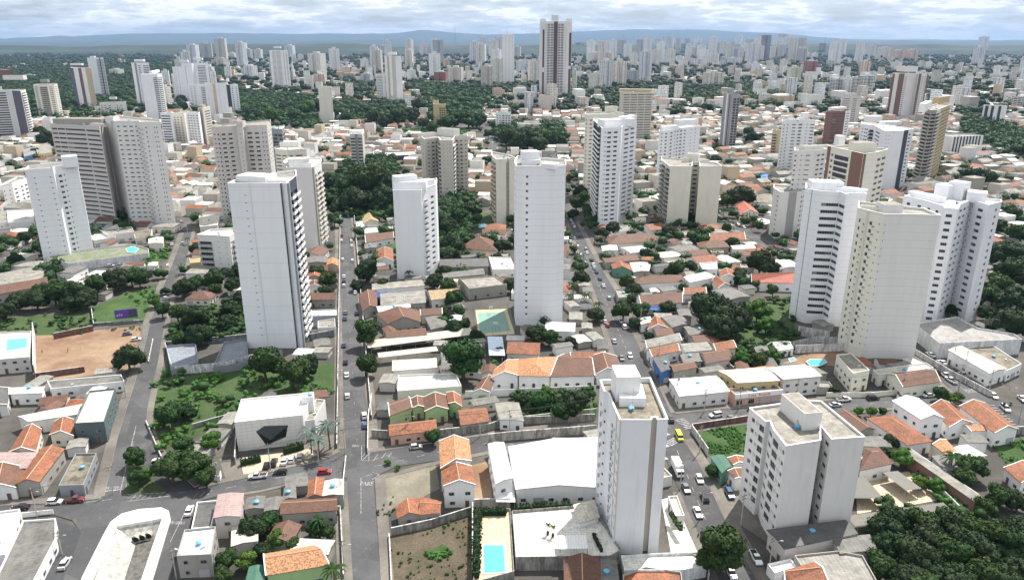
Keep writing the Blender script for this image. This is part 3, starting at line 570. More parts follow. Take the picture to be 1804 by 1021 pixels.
LM = [(534, 460, 'the striped white tower'), (110, 380, 'the white corner-block tower'), (250, 310, 'the tall grey slab'), (425, 300, 'the taupe tower'), (775, 300, 'the grey projecting tower'),
      (735, 410, 'the white shed-side tower'), (955, 430, 'the tallest central slab'), (1085, 310, 'the diagonal balcony tower'), (1220, 350, 'the beige twin slab'), (1460, 450, 'the bent-ribbon tower'),
      (1570, 500, 'the pale yellow tower'), (1700, 460, 'the arched-top tower'), (1640, 250, 'the ochre round tower'), (1115, 850, 'the white foreground tower'), (1410, 840, 'the eight-storey grey block'),
      (980, 100, 'the maroon striped tower'), (485, 750, 'the white cube building'), (225, 960, 'the concrete canal'), (870, 570, 'the green sports court'), (970, 835, 'the big white warehouse'),
      (1330, 690, 'the pink shop'), (160, 620, 'the dirt lot'), (625, 560, 'the straight street'), (1075, 540, 'the diagonal street'), (360, 635, 'the grey ramp yard'), (870, 980, 'the swimming pool'),
      (760, 965, 'the dry lot'), (1180, 190, 'the beige ribbed tower'), (1290, 210, 'the slim dark tower'), (1605, 170, 'the brown striped tower'), (773, 205, 'the gold tower'), (645, 340, 'the tree park'),
      (225, 560, 'the purple billboard'), (1580, 860, 'the striped carports'), (1265, 775, 'the walled grass lot'), (330, 150, 'the white tower cluster'), (690, 140, 'the beige shaft tower'),
      (895, 110, 'the plain white slab'), (1347, 85, 'the dark stepped tower'), (1480, 82, 'the lone hilltop tower'), (150, 150, 'the purple striped tower'), (488, 120, 'the lone banded tower'), (1740, 640, 'the cream warehouse'), (530, 930, 'the orange tiled row')]
# ---------------- houses ----------------
def quad_of(P):
    """order a four-point outline counter-clockwise"""
    c = (sum(p[0] for p in P)/len(P), sum(p[1] for p in P)/len(P))
    return sorted(P, key=lambda p: math.atan2(p[1]-c[1], p[0]-c[0]))
NAMEH = {'g': 'gable', 'p': 'hip', 'f': 'flat', 'm': 'low-pitched'}
def house(P, h=3.6, typ='g', rc='o', wc='W', phrase=None, final=None, detail=1, name='house', cat='house', group=None, rise=None, wins=1, extra=None, rnd=random):
    Q = quad_of(P) if len(P) == 4 else ccw(list(P))
    n = len(Q); c = (sum(p[0] for p in Q)/n, sum(p[1] for p in Q)/n); L = [Vector((p[0]-c[0], p[1]-c[1])) for p in Q]
    root = empty(name, (*c, 0)); occupy(Q, 1.2)
    if n == 4:
        a, b = (L[1]-L[0]).length, (L[2]-L[1]).length
        if b > a: L = L[1:]+L[:1]; a, b = b, a       # long sides: L0-L1 and L2-L3
    w = M(); r = M(); WM = wm(wc, 'wall'); RM = rm(rc)
    if typ in 'gpm' and n == 4:
        cen = (L[0]+L[1]+L[2]+L[3])/4; rs = rise if rise is not None else (b*.21 if typ in 'gp' else max(.35, b*.05))
        X = [cen+(q-cen)*(1+.45/max(1., (q-cen).length)*1.2) for q in L]
        m1, m2 = (L[0]+L[3])/2, (L[1]+L[2])/2; M1, M2 = (X[0]+X[3])/2, (X[1]+X[2])/2
        if typ == 'p':
            k = min(.42, b/a/2); M1, M2 = M1+(M2-M1)*k, M2+(M1-M2)*k
        zr = h+rs; ez = h-.05; t = .16
        for i in range(4):
            p, q = L[i], L[(i+1) % 4]
            w.poly([(p.x, p.y, 0), (q.x, q.y, 0), (q.x, q.y, h), (p.x, p.y, h)], 0)
        if typ != 'p':
            for (p, q, mm) in ((L[1], L[2], m2), (L[3], L[0], m1)): w.poly([(p.x, p.y, h), (q.x, q.y, h), (mm.x, mm.y, zr-.12)], 0)
        A = lambda v, z: (v.x, v.y, z)
        def pane(pts, e0, e1):
            e = (e1-e0).normalized()
            nn = Vector((-e.y, e.x)); uv = [((Vector(p[:2])-e0).dot(e), math.hypot((Vector(p[:2])-e0).dot(nn), p[2]-ez)) for p in pts]
            r.poly([(p[0], p[1], p[2]+t) for p in pts], 0, uv)
        pane([A(X[0], ez), A(X[1], ez), A(M2, zr), A(M1, zr)], X[0], X[1]); pane([A(X[2], ez), A(X[3], ez), A(M1, zr), A(M2, zr)], X[2], X[3])
        if typ == 'p': pane([A(X[1], ez), A(X[2], ez), A(M2, zr)], X[1], X[2]); pane([A(X[3], ez), A(X[0], ez), A(M1, zr)], X[3], X[0])
        rim = [A(X[0], ez), A(X[1], ez)]+([A(M2, zr)] if typ != 'p' else [])+[A(X[2], ez), A(X[3], ez)]+([A(M1, zr)] if typ != 'p' else [])
        for i in range(len(rim)):
            p, q = rim[i], rim[(i+1) % len(rim)]
            r.poly([p, q, (q[0], q[1], q[2]+t), (p[0], p[1], p[2]+t)], 0)
        r.obj('roof', [RM], root)
        if detail and typ == 'g' and wc in 'WSCEM' and rc != 't': # white verge boards along the gables
            vg = M()
            for (pa, pb, MM) in ((X[1], X[2], M2), (X[3], X[0], M1)):
                oth = (M1 if MM is M2 else M2); dd = (oth-MM).normalized()*.28; zo = t+.14
                for p in (pa, pb):
                    q = [(p.x, p.y, ez+zo), (MM.x, MM.y, zr+zo), (MM.x+dd.x, MM.y+dd.y, zr+zo), (p.x+dd.x, p.y+dd.y, ez+zo)]
                    if (Vector(q[1])-Vector(q[0])).cross(Vector(q[3])-Vector(q[0])).z < 0: q = q[::-1]
                    vg.poly(q); lo = [(a, b, c_-.2) for a, b, c_ in q]
                    for i in range(4): j = (i+1) % 4; vg.poly([lo[i], lo[j], q[j], q[i]])
            vg.obj('verge', [mat('white coping', (.8, .8, .8), .8)], root, weld=False)
        if detail and rc in 'onrtq':
            rg = M(); rg.tube(A(M1, zr+t), A(M2, zr+t), .13, .13, 5); rg.obj('ridge', [mat('ridge tiles', (.5, .3, .2), .9) if rc != 't' else RM], root)
    else:
        P2 = [(q.x, q.y) for q in L]; pp = .55 if h > 2.5 else .2; I = inset(P2, .2); m = len(P2); e = (L[1]-L[0]).normalized(); nn = Vector((-e.y, e.x))
        for i in range(m):
            j = (i+1) % m
            w.poly([(*P2[i], 0), (*P2[j], 0), (*P2[j], h), (*P2[i], h)], 0); w.poly([(*P2[i], h), (*P2[j], h), (*I[j], h), (*I[i], h)], 0)
            w.poly([(*I[i], h), (*I[j], h), (*I[j], h-pp), (*I[i], h-pp)], 0)
        for tt in tess(I, 0):
            a3 = [I[k] for k in tt]
            if (a3[1][0]-a3[0][0])*(a3[2][1]-a3[0][1])-(a3[1][1]-a3[0][1])*(a3[2][0]-a3[0][0]) < 0: a3 = a3[::-1]
            r.poly([(*q, h-pp) for q in a3], 0, [(Vector(q).dot(e), Vector(q).dot(nn)) for q in a3])
        r.obj('roof', [RM], root)
    w.obj('wall', [WM], root)
    # openings on the sides that face the street and the camera
    if wins and h > 2.2:
        cam2 = Vector((-c[0], -c[1])); nm = len(L); nl = 0
        for i in range(nm):
            p, q = L[i], L[(i+1) % nm]; d = q-p; Wd = d.length
            if Wd < 3.5: continue
            e = d/Wd; no = Vector((e.y, -e.x))
            if no.dot(cam2) <= 0: continue
            yaw = math.atan2(e.y, e.x); k = min(6 if wins > 1 else 3, int(Wd/3.4)); fl = max(1, int((h-.4)/2.9))
            for f in range(fl):
                for j in range(k):
                    u = Wd*(j+.5)/k+rnd.uniform(-.3, .3); z = .0 if (f == 0 and j == nl % k) else 1.0+2.9*f
                    if z+1.2 > h-.3: continue
                    pos = (p.x+e.x*u+no.x*.06, p.y+e.y*u+no.y*.06)
                    if z == 0.: link('door', door_mesh(rnd.choice((0, 0, 1, 2))), root, (*pos, 0.02), yaw)
                    else: link('window', window_mesh(rnd.choice((1.0, 1.4, 1.4)), 1.0), root, (*pos, z), yaw)
            nl += 1
    if detail and rnd.random() < .3 and typ in 'fm':
        link('water_tank', tank_mesh(), root, (rnd.uniform(-.2, .2)*4, rnd.uniform(-.2, .2)*4, h+(.35 if typ == 'm' else -.5)))
    if detail and typ == 'f' and rnd.random() < .6:
        v = M(); v.box(-.45, .45, -.3, .3, 0, .6); v.obj('air_conditioner', [mat('plain grey paint', (.5, .5, .5), .6)], root, (L[0].x*.4, L[0].y*.4, h-.54), rnd.random())
    rn = ROOFS[rc][3]; small = 'small ' if (L[1]-L[0]).length < 11 else ('long ' if (L[1]-L[0]).length > 24 else '')
    g0 = PR(c[0], c[1], h)
    thing(root, cat, phrase or (small+WALLN[wc]+' house, '+rn+' roof'), g0, group, final)
    return root
def door_mesh(k):
    if k not in _DM:
        m = M(); w, hh = ((.95, 2.1), (2.6, 2.2), (.95, 2.1))[k]
        m.box(-w/2, w/2, -.05, 0, 0, hh, 0); m.box(-w/2-.08, -w/2-.002, -.08, 0, 0, hh+.08, 1); m.box(w/2+.002, w/2+.08, -.08, 0, 0, hh+.08, 1)
        _DM[k] = m.mesh('door', [(mat('wooden door', (.14, .08, .05)), mat('metal shutter', (.4, .4, .42)), mat('dark door', (.06, .06, .07)))[k], FRAME()], weld=False)
    return _DM[k]
def carport(P, h, rc='m', final=None, phrase='striped sheet carport'):
    Q = quad_of(P); c = (sum(p[0] for p in Q)/4, sum(p[1] for p in Q)/4); L = [Vector((p[0]-c[0], p[1]-c[1])) for p in Q]; occupy(Q, 1)
    if (L[2]-L[1]).length > (L[1]-L[0]).length: L = L[1:]+L[:1]
    root = empty('carport', (*c, 0)); r = M(); a = L[0]; e = (L[1]-L[0]).normalized(); nn = Vector((-e.y, e.x))
    LW = (L[1]-L[0]).length; Dp = (L[3]-L[0]).length; N = int(LW/.62)
    for i in range(N): # folded sheet: real ridges
        u0, u1 = LW*i/N, LW*(i+.5)/N; u2 = LW*(i+1)/N; zz = (h, h+.28, h)
        f = lambda u, v, z: (a.x+e.x*u+nn.x*v, a.y+e.y*u+nn.y*v, z)
        r.poly([f(u0, 0, h), f(u1, 0, h+.28), f(u1, Dp, h+.58), f(u0, Dp, h+.3)], 0); r.poly([f(u1, 0, h+.28), f(u2, 0, h), f(u2, Dp, h+.3), f(u1, Dp, h+.58)], 0)
    r.obj('roof', [mat(ROOFS[rc][3]+' folded', ROOFS[rc][1], .7)], root)
    np_ = max(2, int(LW/6)+1)
    for i in range(np_):
        for v in (.04, .96):
            u = LW*(.03+.94*i/(np_-1)); x, y = a.x+e.x*u+nn.x*Dp*v, a.y+e.y*u+nn.y*Dp*v
            m = M(); m.tube((0, 0, 0), (0, 0, h+.1+.28*v-.12), .08, .08, 6); m.obj('post', [FRAME()], root, (x, y, 0))
    thing(root, 'carport', phrase, PR(*c, h), None, final)
# ---------------- trees ----------------
def leafmat(i):
    cs = [((.010, .027, .007), (.034, .075, .015)), ((.007, .018, .006), (.020, .045, .011)), ((.028, .075, .011), (.065, .14, .02)), ((.024, .05, .014), (.05, .085, .024))][i]
    return mat('leaves shade %d' % i, cs[0], .7, 'foliage', cs[1])
BARK = lambda: mat('bark', (.10, .075, .055), .95)
def ico(sub):
    import bmesh
    b = bmesh.new(); bmesh.ops.create_icosphere(b, subdivisions=sub, radius=1); v = np.array([q.co[:] for q in b.verts]); f = np.array([[q.index for q in x.verts] for x in b.faces]); b.free(); return v, f
ICO = {i: ico(i) for i in (1, 2)}
def crown_mesh(seed, lobes, leaves, size, mi, flat=.72, name='crown'):
    R = np.random.RandomState(seed); V = []; Fc = []; nv = 0; iv, iff = ICO[2]
    cs = []
    for k in range(lobes):
        th = R.rand()*6.283; z = R.rand(); rr = math.sqrt(R.rand())*.72*(1-.45*z); cs.append((rr*math.cos(th)*1.0, rr*math.sin(th), .62+z*flat*.85-.2*rr, R.uniform(.24, .42)))
    cs.append((0, 0, .8, .5))
    tris = []
    for (x, y, z, r) in cs:
        nz = 1+.28*np.sin(iv*R.uniform(3, 7, 3)+R.rand(3)*6).sum(1)/2
        V.append(iv*nz[:, None]*r*.86*np.array([1, 1, .82])+[x, y, z]); Fc.append(iff+nv); nv += len(iv)
    V = np.concatenate(V); tris = np.concatenate(Fc)
    n = leaves; ci = R.randint(0, len(cs), n); C = np.array(cs)[ci]; d = R.randn(n, 3); d /= np.linalg.norm(d, axis=1)[:, None]; d[:, 2] = np.where(d[:, 2] < -.35, -d[:, 2], d[:, 2])
    P = C[:, :3]+d*C[:, 3:4]*R.uniform(.78, 1.16, (n, 1))*[1, 1, .85]
    a = np.cross(d, R.randn(n, 3)); a /= np.linalg.norm(a, axis=1)[:, None]; nn = d+R.randn(n, 3)*.55; nn /= np.linalg.norm(nn, axis=1)[:, None]; b = np.cross(nn, a); b /= np.linalg.norm(b, axis=1)[:, None]
    s = size*R.uniform(.6, 1.3, (n, 1)); q = np.stack([P-a*s-b*s*.6, P+a*s-b*s*.5, P+a*s*.7+b*s*.7, P-a*s*.8+b*s*.6], 1).reshape(-1, 3)
    me = D.meshes.new(name); vv = np.concatenate([V, q]); nt = len(tris)
    me.vertices.add(len(vv)); me.vertices.foreach_set('co', vv.ravel().astype(np.float32))
    li = np.concatenate([tris.ravel(), len(V)+np.arange(4*n)]); me.loops.add(len(li)); me.loops.foreach_set('vertex_index', li.astype(np.int32))
    ls = np.concatenate([np.arange(nt)*3, nt*3+np.arange(n)*4]); me.polygons.add(len(ls)); me.polygons.foreach_set('loop_start', ls.astype(np.int32)); me.polygons.foreach_set('loop_total', np.concatenate([np.full(nt, 3), np.full(n, 4)]).astype(np.int32))
    me.materials.append(leafmat(mi)); me.update(calc_edges=True); me.validate(); return me
def trunk_mesh(seed):
    R = random.Random(seed); m = M(); m.tube((0, 0, -.02), (.03, 0, .45), .07, .05, 8)
    for k in range(5):
        t = k*1.26+R.random(); m.tube((.03, 0, .38+.02*k), (.03+.38*math.cos(t), .38*math.sin(t), .78+R.random()*.15), .032, .014, 6)
    return m.mesh('trunk', [BARK()], weld=False)
CR = [crown_mesh(3+i, (16, 22, 13, 18, 26, 11)[i], (3400, 4200, 3000, 3600, 4200, 2400)[i], (.05, .045, .055, .05, .045, .062)[i], (0, 1, 2, 0, 1, 3)[i], (.72, .6, .85, .95, .55, .8)[i]) for i in range(6)]
TR = [trunk_mesh(i) for i in range(3)]
TN = ['dark spreading tree', 'very dark dense tree', 'light green tree', 'tall dark tree', 'wide dark tree', 'loose grey-green tree']
def tree(x, y, r, k=None, z=0, cat='tree', phrase=None):
    k = random.choice((0, 1, 0, 4, 3, 1)) if k is None else k
    r *= 1.12; root = empty('tree', (x, y, z), random.random()*6.28); s = r
    hs = s*random.uniform(.92, 1.12)
    a = link('crown', CR[k], root); a.scale = (s, s, hs); b = link('trunk', TR[k % 3], root); b.scale = (s, s, hs)
    occupy([(x-r*.5, y-r*.5), (x+r*.5, y-r*.5), (x+r*.5, y+r*.5), (x-r*.5, y+r*.5)])
    sz = 'big ' if r > 6.5 else ('small ' if r < 3.4 else '')
    thing(root, cat, phrase or sz+TN[k], PR(x, y, r), None); return root
def tree_px(x, yc, w, k=None):
    """crown centre and crown width as seen in the photo"""
    r = 4.
    for _ in range(12):
        g = G(x, yc, r*1.05); zc = g[1]*CP+(H-r)*SP; r = w/2*zc/F/1.02
    return tree(*g, r, k)
def palm_mesh():
    m = M(); m.tube((0, 0, 0), (.15, .1, 6.2), .2, .13, 8); R = random.Random(5); f = M()
    for k in range(18):
        t = k*2.4; L = 2.7+R.random()*.5; up = .2+R.random()*.9; pr = None
        for j in range(7):
            s = j/6; rr = L*s; z = 6.2+up*math.sin(s*2.2)*1.2-1.5*s*s*(1.3-up*.5); p = (.15+rr*math.cos(t), .1+rr*math.sin(t), z)
            if pr:
                wv = .42*(1-abs(s-.45)); a = (-math.sin(t)*wv, math.cos(t)*wv)
                f.poly([(pr[0], pr[1], pr[2]), (p[0], p[1], p[2]), (p[0]+a[0], p[1]+a[1], p[2]-wv*.6), (pr[0]+a[0]*.8, pr[1]+a[1]*.8, pr[2]-wv*.7)], 0)
                f.poly([(p[0], p[1], p[2]), (pr[0], pr[1], pr[2]), (pr[0]-a[0]*.8, pr[1]-a[1]*.8, pr[2]-wv*.7), (p[0]-a[0], p[1]-a[1], p[2]-wv*.6)], 0)
            pr = p
    return m.mesh('trunk', [BARK()]), f
_pt, _pf = palm_mesh(); PALM = _pf.mesh('crown', [leafmat(0)], weld=False); PALMS = _pf.mesh('crown', [mat('silver fronds', (.07, .105, .085), .7, 'foliage', (.13, .17, .145))], weld=False)
def palm(x, y, sc=1., silver=False, z=0.):
    r = empty('palm_tree', (x, y, z), random.random()*6); a = link('trunk', _pt, r); b = link('crown', PALMS if silver else PALM, r); a.scale = b.scale = (sc, sc, sc)
    thing(r, 'palm tree', ('silver' if silver else 'green')+' feathery palm', PR(x, y, 5*sc+z)); return r
def palm_px(x, y, sc=1., silver=False):
    g = G(x, y, 6*sc); palm(*g, sc, silver)
# ---------------- vehicles ----------------
def prof(m, pts, w, mi, taper=1.):
    """side profile (x along the car, z up) pushed out to both sides; the upper points lean in"""
    zmax = max(p[1] for p in pts); zmin = min(p[1] for p in pts)
    wv = [w*(1-(1-taper)*(p[1]-zmin)/max(.01, zmax-zmin)) for p in pts]
    l = [(p[0], -ww, p[1]) for p, ww in zip(pts, wv)]; r = [(p[0], ww, p[1]) for p, ww in zip(pts, wv)]; n = len(pts)
    m.poly(l, mi); m.poly(r[::-1], mi)
    for i in range(n): j = (i+1) % n; m.poly([l[j], l[i], r[i], r[j]], mi)
CARC = dict(w=(.80, .80, .80), s=(.45, .47, .49), k=(.02, .02, .025), g=(.15, .16, .17), r=(.38, .03, .03), b=(.05, .09, .18), y=(.62, .68, .05), m=(.17, .04, .04))
CARN = dict(w='white', s='silver', k='black', g='dark grey', r='red', b='dark blue', y='yellow-green', m='dark red')
KN = dict(h='hatchback', s='saloon car', p='pickup truck', v='van', t='box truck', u='tall estate car')
CM = {}
def car_meshes(kind, col):
    key = kind+col
    if key in CM: return CM[key]
    paint = mat(CARN[col]+' car paint', CARC[col], .3); gl = mat('car glass', (.02, .025, .03), .12); blk = mat('tyre rubber', (.02, .02, .02), .9); rim = mat('wheel rim', (.45, .45, .46), .35, metal=.6)
    L = dict(h=3.9, s=4.5, p=5.2, v=4.9, t=7.2, u=4.5)[kind]; w = 1.0 if kind == 't' else .87; x = L/2
    B = M(); C = M(); parts = []
    low = .28
    if kind in 'hsu':
        hb = .86 if kind != 'u' else 1.0; ht = 1.45 if kind != 'u' else 1.7
        prof(B, [(-x, low), (x, low), (x+.04, .55), (x-.12, hb-.2), (x-1.1, hb), (-x+.12, hb+.03), (-x, .62)], w, 0, .93)
        c0, c1, c2, c3 = (x-1.0, x-1.75, -x+.5, -x+.15) if kind != 's' else (x-1.2, x-1.95, -x+1.2, -x+.6)
        prof(C, [(c0, hb-.01), (c1, ht-.05), (c2, ht-.05), (c3, hb-.01)], w*.9, 0, .82)
        rf = M(); prof(rf, [(c1+.06, ht-.049), (c1-.05, ht), (c2+.05, ht), (c2-.06, ht-.049)], w*.9*.84, 0, .93)
    elif kind == 'p':
        prof(B, [(-x, .42), (x, .42), (x+.03, .7), (x-.1, .98), (x-1.2, 1.05), (x-2.9, 1.05), (x-2.92, 1.03), (-x, 1.03)], w, 0, .95)
        prof(C, [(x-1.15, 1.04), (x-1.75, 1.68), (x-2.75, 1.68), (x-2.95, 1.04)], w*.9, 0, .82)
        rf = M(); prof(rf, [(x-1.7, 1.681), (x-1.8, 1.73), (x-2.7, 1.73), (x-2.8, 1.681)], w*.75, 0, .93)
        bed = M(); bed.box(-x+.12, x-3.05, -w*.82, w*.82, 1.032, 1.05); parts.append(('load_bed', bed.mesh('load_bed', [blk])))
    elif kind == 'v':
        prof(B, [(-x, .3), (x, .3), (x+.02, .9), (x-.35, 1.1), (-x, 1.1)], w, 0, .98)
        prof(C, [(x-.36, 1.09), (x-1.0, 1.85), (-x+.1, 1.85), (-x+.02, 1.09)], w*.95, 0, .9)
        rf = M(); prof(rf, [(x-.95, 1.851), (x-1.1, 1.95), (-x+.2, 1.95), (-x+.1, 1.851)], w*.87, 0, .95)
    else:
        B.box(-x, x-1.9, -1.15, 1.15, .95, 3.2, 0); B.box(-x+.2, x-.1, -.5, .5, .45, .93, 1)
        prof(C, [(x-1.7, .5), (x, .5), (x+.02, 1.4), (x-.35, 2.3), (x-1.7, 2.35)], 1.05, 0, .95)
        rf = M(); rf.box(x-.30, x+.03, -.9, .9, 1.45, 2.1, 0)
    if kind == 't':
        parts = [('cargo_box', B.mesh('cargo_box', [paint, blk], weld=False)), ('cab', C.mesh('cab', [paint])), ('windscreen', rf.mesh('windscreen', [gl]))]
    else:
        parts = [('body', B.mesh('body', [paint])), ('window', C.mesh('window', [gl])), ('roof', rf.mesh('roof', [paint]))]+parts
    R = .33 if kind in 'hsuv' else (.4 if kind == 'p' else .48); wh = M(); wh.tube((0, -.1, 0), (0, .1, 0), R, R, 14); rm_ = M(); rm_.tube((0, -.11, 0), (0, .11, 0), R*.55, R*.55, 10)
    s0 = len(wh.v); wh.v += rm_.v; wh.f += [tuple(i+s0 for i in f) for f in rm_.f]; wh.m += [1]*len(rm_.f); wh.uv += rm_.uv
    wme = wh.mesh('wheel', [blk, rim], weld=False); ww = w-.06 if kind != 't' else 1.0
    wheels = [(sx*(x-.75), sy*ww, R) for sx in (-1, 1) for sy in (-1, 1)]
    hl = M(); hl.box(-.04, .05, -.17, .17, -.08, .08); hme = hl.mesh('headlight', [mat('lamp glass', (.75, .75, .72), .15)]); tl = M(); tl.box(-.05, .04, -.12, .12, -.1, .1); tme = tl.mesh('tail_light', [mat('red lamp', (.35, .02, .02), .3)])
    CM[key] = (parts, wme, wheels, hme, tme, x, w); return CM[key]
def car(x, y, head, kind='h', col='w', phrase=None, z=.05, near=True):
    parts, wme, wheels, hme, tme, hx, w = car_meshes(kind, col)
    root = empty('truck' if kind == 't' else ('pickup_truck' if kind == 'p' else 'car'), (x, y, z), head)
    for n, me in parts: link(n, me, root)
    for p in wheels: link('wheel', wme, root, p)
    if near:
        zz = .66 if kind != 't' else .75
        for s in (-1, 1): link('headlight', hme, root, (hx, s*w*.68, zz)); link('tail_light', tme, root, (-hx+.01, s*w*.8, zz+.1))
    thing(root, 'truck' if kind == 't' else 'car', phrase or CARN[col]+' '+KN[kind], PR(x, y, .7), 'cars on the streets and in yards'); return root
# ---------------- sheets on the ground ----------------
ZL = [0.02]
def sheet(name, P, m, kind='structure', z=None, hole=None):
    ZL[0] += .004; z = ZL[0] if z is None else z
    polys = [[Vector((p[0], p[1], 0)) for p in P]]
    if hole: polys.append([Vector((p[0], p[1], 0)) for p in hole])
    allp = [q for a in polys for q in a]; t = tessellate_polygon(polys); me = D.meshes.new(name)
    fs = []
    for a in t:
        p, q, r = (allp[i] for i in a)
        fs.append(tuple(a) if (q-p).cross(r-p).z > 0 else tuple(a[::-1]))
    me.from_pydata([(p.x, p.y, z) for p in allp], [], fs); me.materials.append(m)
    u = me.uv_layers.new(); u.data.foreach_set('uv', np.array([(allp[i].x, allp[i].y) for f in me.polygons for i in f.vertices], dtype=np.float32).ravel())
    o = link(name, me)
    if kind: o['kind'] = kind
    return o
def gp(s, z=0.): return [G(x, y, z) for x, y in px(s)]
def wallrun(s, h=2.4, m='A', t=.2, label=None, gap=0, kind='stain', name='garden_wall', cat='wall', top=True):
    P = [Vector(p) for p in gp(s)]; c = sum(P, Vector((0, 0)))/len(P); mb = M(); cp = M()
    for a, b in zip(P, P[1:]):
        e = (b-a).normalized(); n = Vector((-e.y, e.x))*t/2; a2, b2 = a-c, b-c
        q = [a2-n, b2-n, b2+n, a2+n]; mb.prism([tuple(v) for v in q], 0, h, 0)
        k = Vector((-e.y, e.x))*(t/2+.05); cp.prism([tuple(v) for v in (a2-k, b2-k, b2+k, a2+k)], h+.002, h+.09, 0)
    r = empty(name, (*c, 0)); mb.obj('wall', [wm(m, kind) if isinstance(m, str) else m], r, weld=False)
    cp.obj('coping', [wm('S', 'stain')], r, weld=False)
    long = sum((b-a).length for a, b in zip(P, P[1:]))
    mid = PR((P[0].x+P[-1].x)/2, (P[0].y+P[-1].y)/2, h)
    thing(r, cat, ('long ' if long > 30 else 'short ')+(WALLN[m] if isinstance(m, str) else 'brick')+' boundary wall', mid, None, label); return r

SCRUB = []
def scrub(s, r, mi, dens):
    P = gp(s) if isinstance(s, str) else s; xs = [p[0] for p in P]; ys = [p[1] for p in P]; n = int((max(xs)-min(xs))*(max(ys)-min(ys))*dens/(r*r)); out = []
    for _ in range(n):
        x, y = random.uniform(min(xs), max(xs)), random.uniform(min(ys), max(ys)); k = False
        for i in range(len(P)):
            a, b = P[i], P[(i+1) % len(P)]
            if (a[1] > y) != (b[1] > y) and x < (b[0]-a[0])*(y-a[1])/(b[1]-a[1])+a[0]: k = not k
        if k and noise.noise((x*.12, y*.12, 1.)) > -.15: out.append((x, y, r*random.uniform(.5, 1.4)))
    SCRUB.append((out, mi))
# ---------------- ground and roads ----------------
GR = mat('town ground', (.105, .096, .084), .95, 'ground', (.05, .047, .042))
ASP = mat('asphalt', (.075, .075, .079), .92, 'asphalt', (.052, .052, .056))
ASD = mat('dark asphalt', (.05, .052, .058), .92, 'asphalt', (.04, .042, .046))
PAV = mat('pavement concrete', (.185, .168, .145), .9, 'ground', (.10, .09, .08))
GRS = mat('lawn', (.04, .095, .018), .95, 'grass', (.07, .14, .03)); GRW = mat('weeds', (.04, .095, .02), .95, 'grass', (.075, .11, .035))
DRT = mat('dirt', (.31, .22, .14), .95, 'ground', (.17, .09, .055)); DRY = mat('dry ground', (.24, .215, .17), .95, 'ground', (.11, .105, .07)); DGR = mat('dry grass', (.16, .125, .085), .95, 'grass', (.10, .088, .05))
TILE = mat('terrace tiles', (.72, .70, .64), .7, 'deck', (.66, .64, .58), .35); BEI = mat('beige paving', (.55, .45, .32), .8, 'deck', (.48, .40, .29), .4)
PAINT = mat('worn road paint', (.46, .46, .45), .8, 'stain', (.13, .13, .13), 1.); CONC = mat('pale concrete', (.52, .51, .48), .9, 'stain', (.24, .23, .20))
hole = gp('207,930 286,916 250,1021 232,1075 141,1075')
far = 60000.
sheet('ground', [(-far, -2000), (far, -2000), (far, far), (-far, far)], GR, z=0., hole=hole)
R1 = gp('597,356 616,356 648,740 652,797 658,843 671,1025 622,1025 611,850 605,740 603,600')
R2 = gp('986,320 996,320 1012,385 1043,447 1082,510 1120,600 1147,653 1180,715 1202,772 1230,815 1273,908 1335,1025 1268,1025 1215,908 1198,867 1165,790 1130,712 1083,623 1050,520 1019,440 999,385')
R3 = gp('612,792 650,799 700,791 787,777 893,763 1050,745 1181,730 1183,758 1050,768 893,787 767,812 700,821 658,840 611,845')
R3b = gp('1181,732 1320,718 1450,709 1545,697 1640,688 1700,680 1740,690 1804,740 1830,700 1830,800 1790,765 1690,708 1600,714 1500,724 1400,736 1313,742 1213,757')
R3c = gp('-60,896 130,886 182,878 347,863 433,844 500,828 567,813 612,797 612,842 520,848 460,862 383,874 347,884 335,925 310,980 288,1085 60,1085 143,938 128,917 98,908 -60,912')
R4 = gp('1590,585 1598,585 1645,615 1723,680 1745,692 1700,705 1661,673 1645,647 1597,612')
R5 = gp('325,388 338,388 337,405 328,463 308,502 292,560 278,640 268,681 259,720 258,745 268,780 284,808 345,862 300,878 182,882 190,823 207,773 223,720 236,680 248,640 267,560 287,507 307,457 324,410')
R6 = gp('-40,475 60,428 72,432 -40,492'); R7 = gp('1255,378 1270,376 1425,470 1408,477'); R8 = gp('838,218 848,218 905,292 885,296'); R9 = gp('996,318 986,322 930,262 936,258')
R10 = gp('190,372 340,386 340,391 190,380'); R11 = gp('1600,588 1590,592 1500,520 1505,515')
for P in (R1, R2, R3, R3b, R3c, R4, R5, R6, R7, R8, R9, R10): occupy(P, 4.)
occupy(gp('-60,880 190,865 340,850 400,850 350,1040 -60,1040'))
def lot(nm, s, m, kind='structure', occ=True):
    P = gp(s)
    if occ: occupy(P, 1.)
    return sheet(nm, P, m, kind)
lot('dirt_lot', '64,590 165,582 252,573 246,642 210,655 100,668 63,668', DRT)
lot('grass', '-40,560 70,556 162,548 168,572 95,590 -40,592', GRW, 'stuff'); lot('grass', '165,540 215,520 278,500 262,545 252,570 166,573', GRS, 'stuff')
lot('grass', '258,440 292,425 298,455 250,470', GRS, 'stuff'); lot('grass', '262,700 275,672 300,640 440,640 600,640 600,690 560,690 430,700 412,740 300,790 285,800 262,760', GRW, 'stuff')
lot('grass', '295,590 330,560 437,520 437,595 294,612', GRW, 'stuff'); lot('pavement', '388,815 412,812 600,762 604,790 500,822 398,845', PAV)
lot('pavement', '422,806 545,790 560,800 500,822 430,838', BEI)
lot('vacant_lot', '662,838 767,815 775,860 705,895 672,905 664,880', DRY); lot('vacant_lot', '686,938 832,908 832,1035 690,1035', DGR)
lot('grass', '745,975 780,958 798,975 770,990', GRS, 'stuff'); lot('vacant_lot', '827,820 860,812 868,885 838,892', DRT)
lot('grass', '1221,760 1315,745 1318,800 1256,803 1242,797', GRS, 'stuff'); lot('grass', '1590,830 1640,820 1690,880 1690,905 1655,885', GRW, 'stuff')
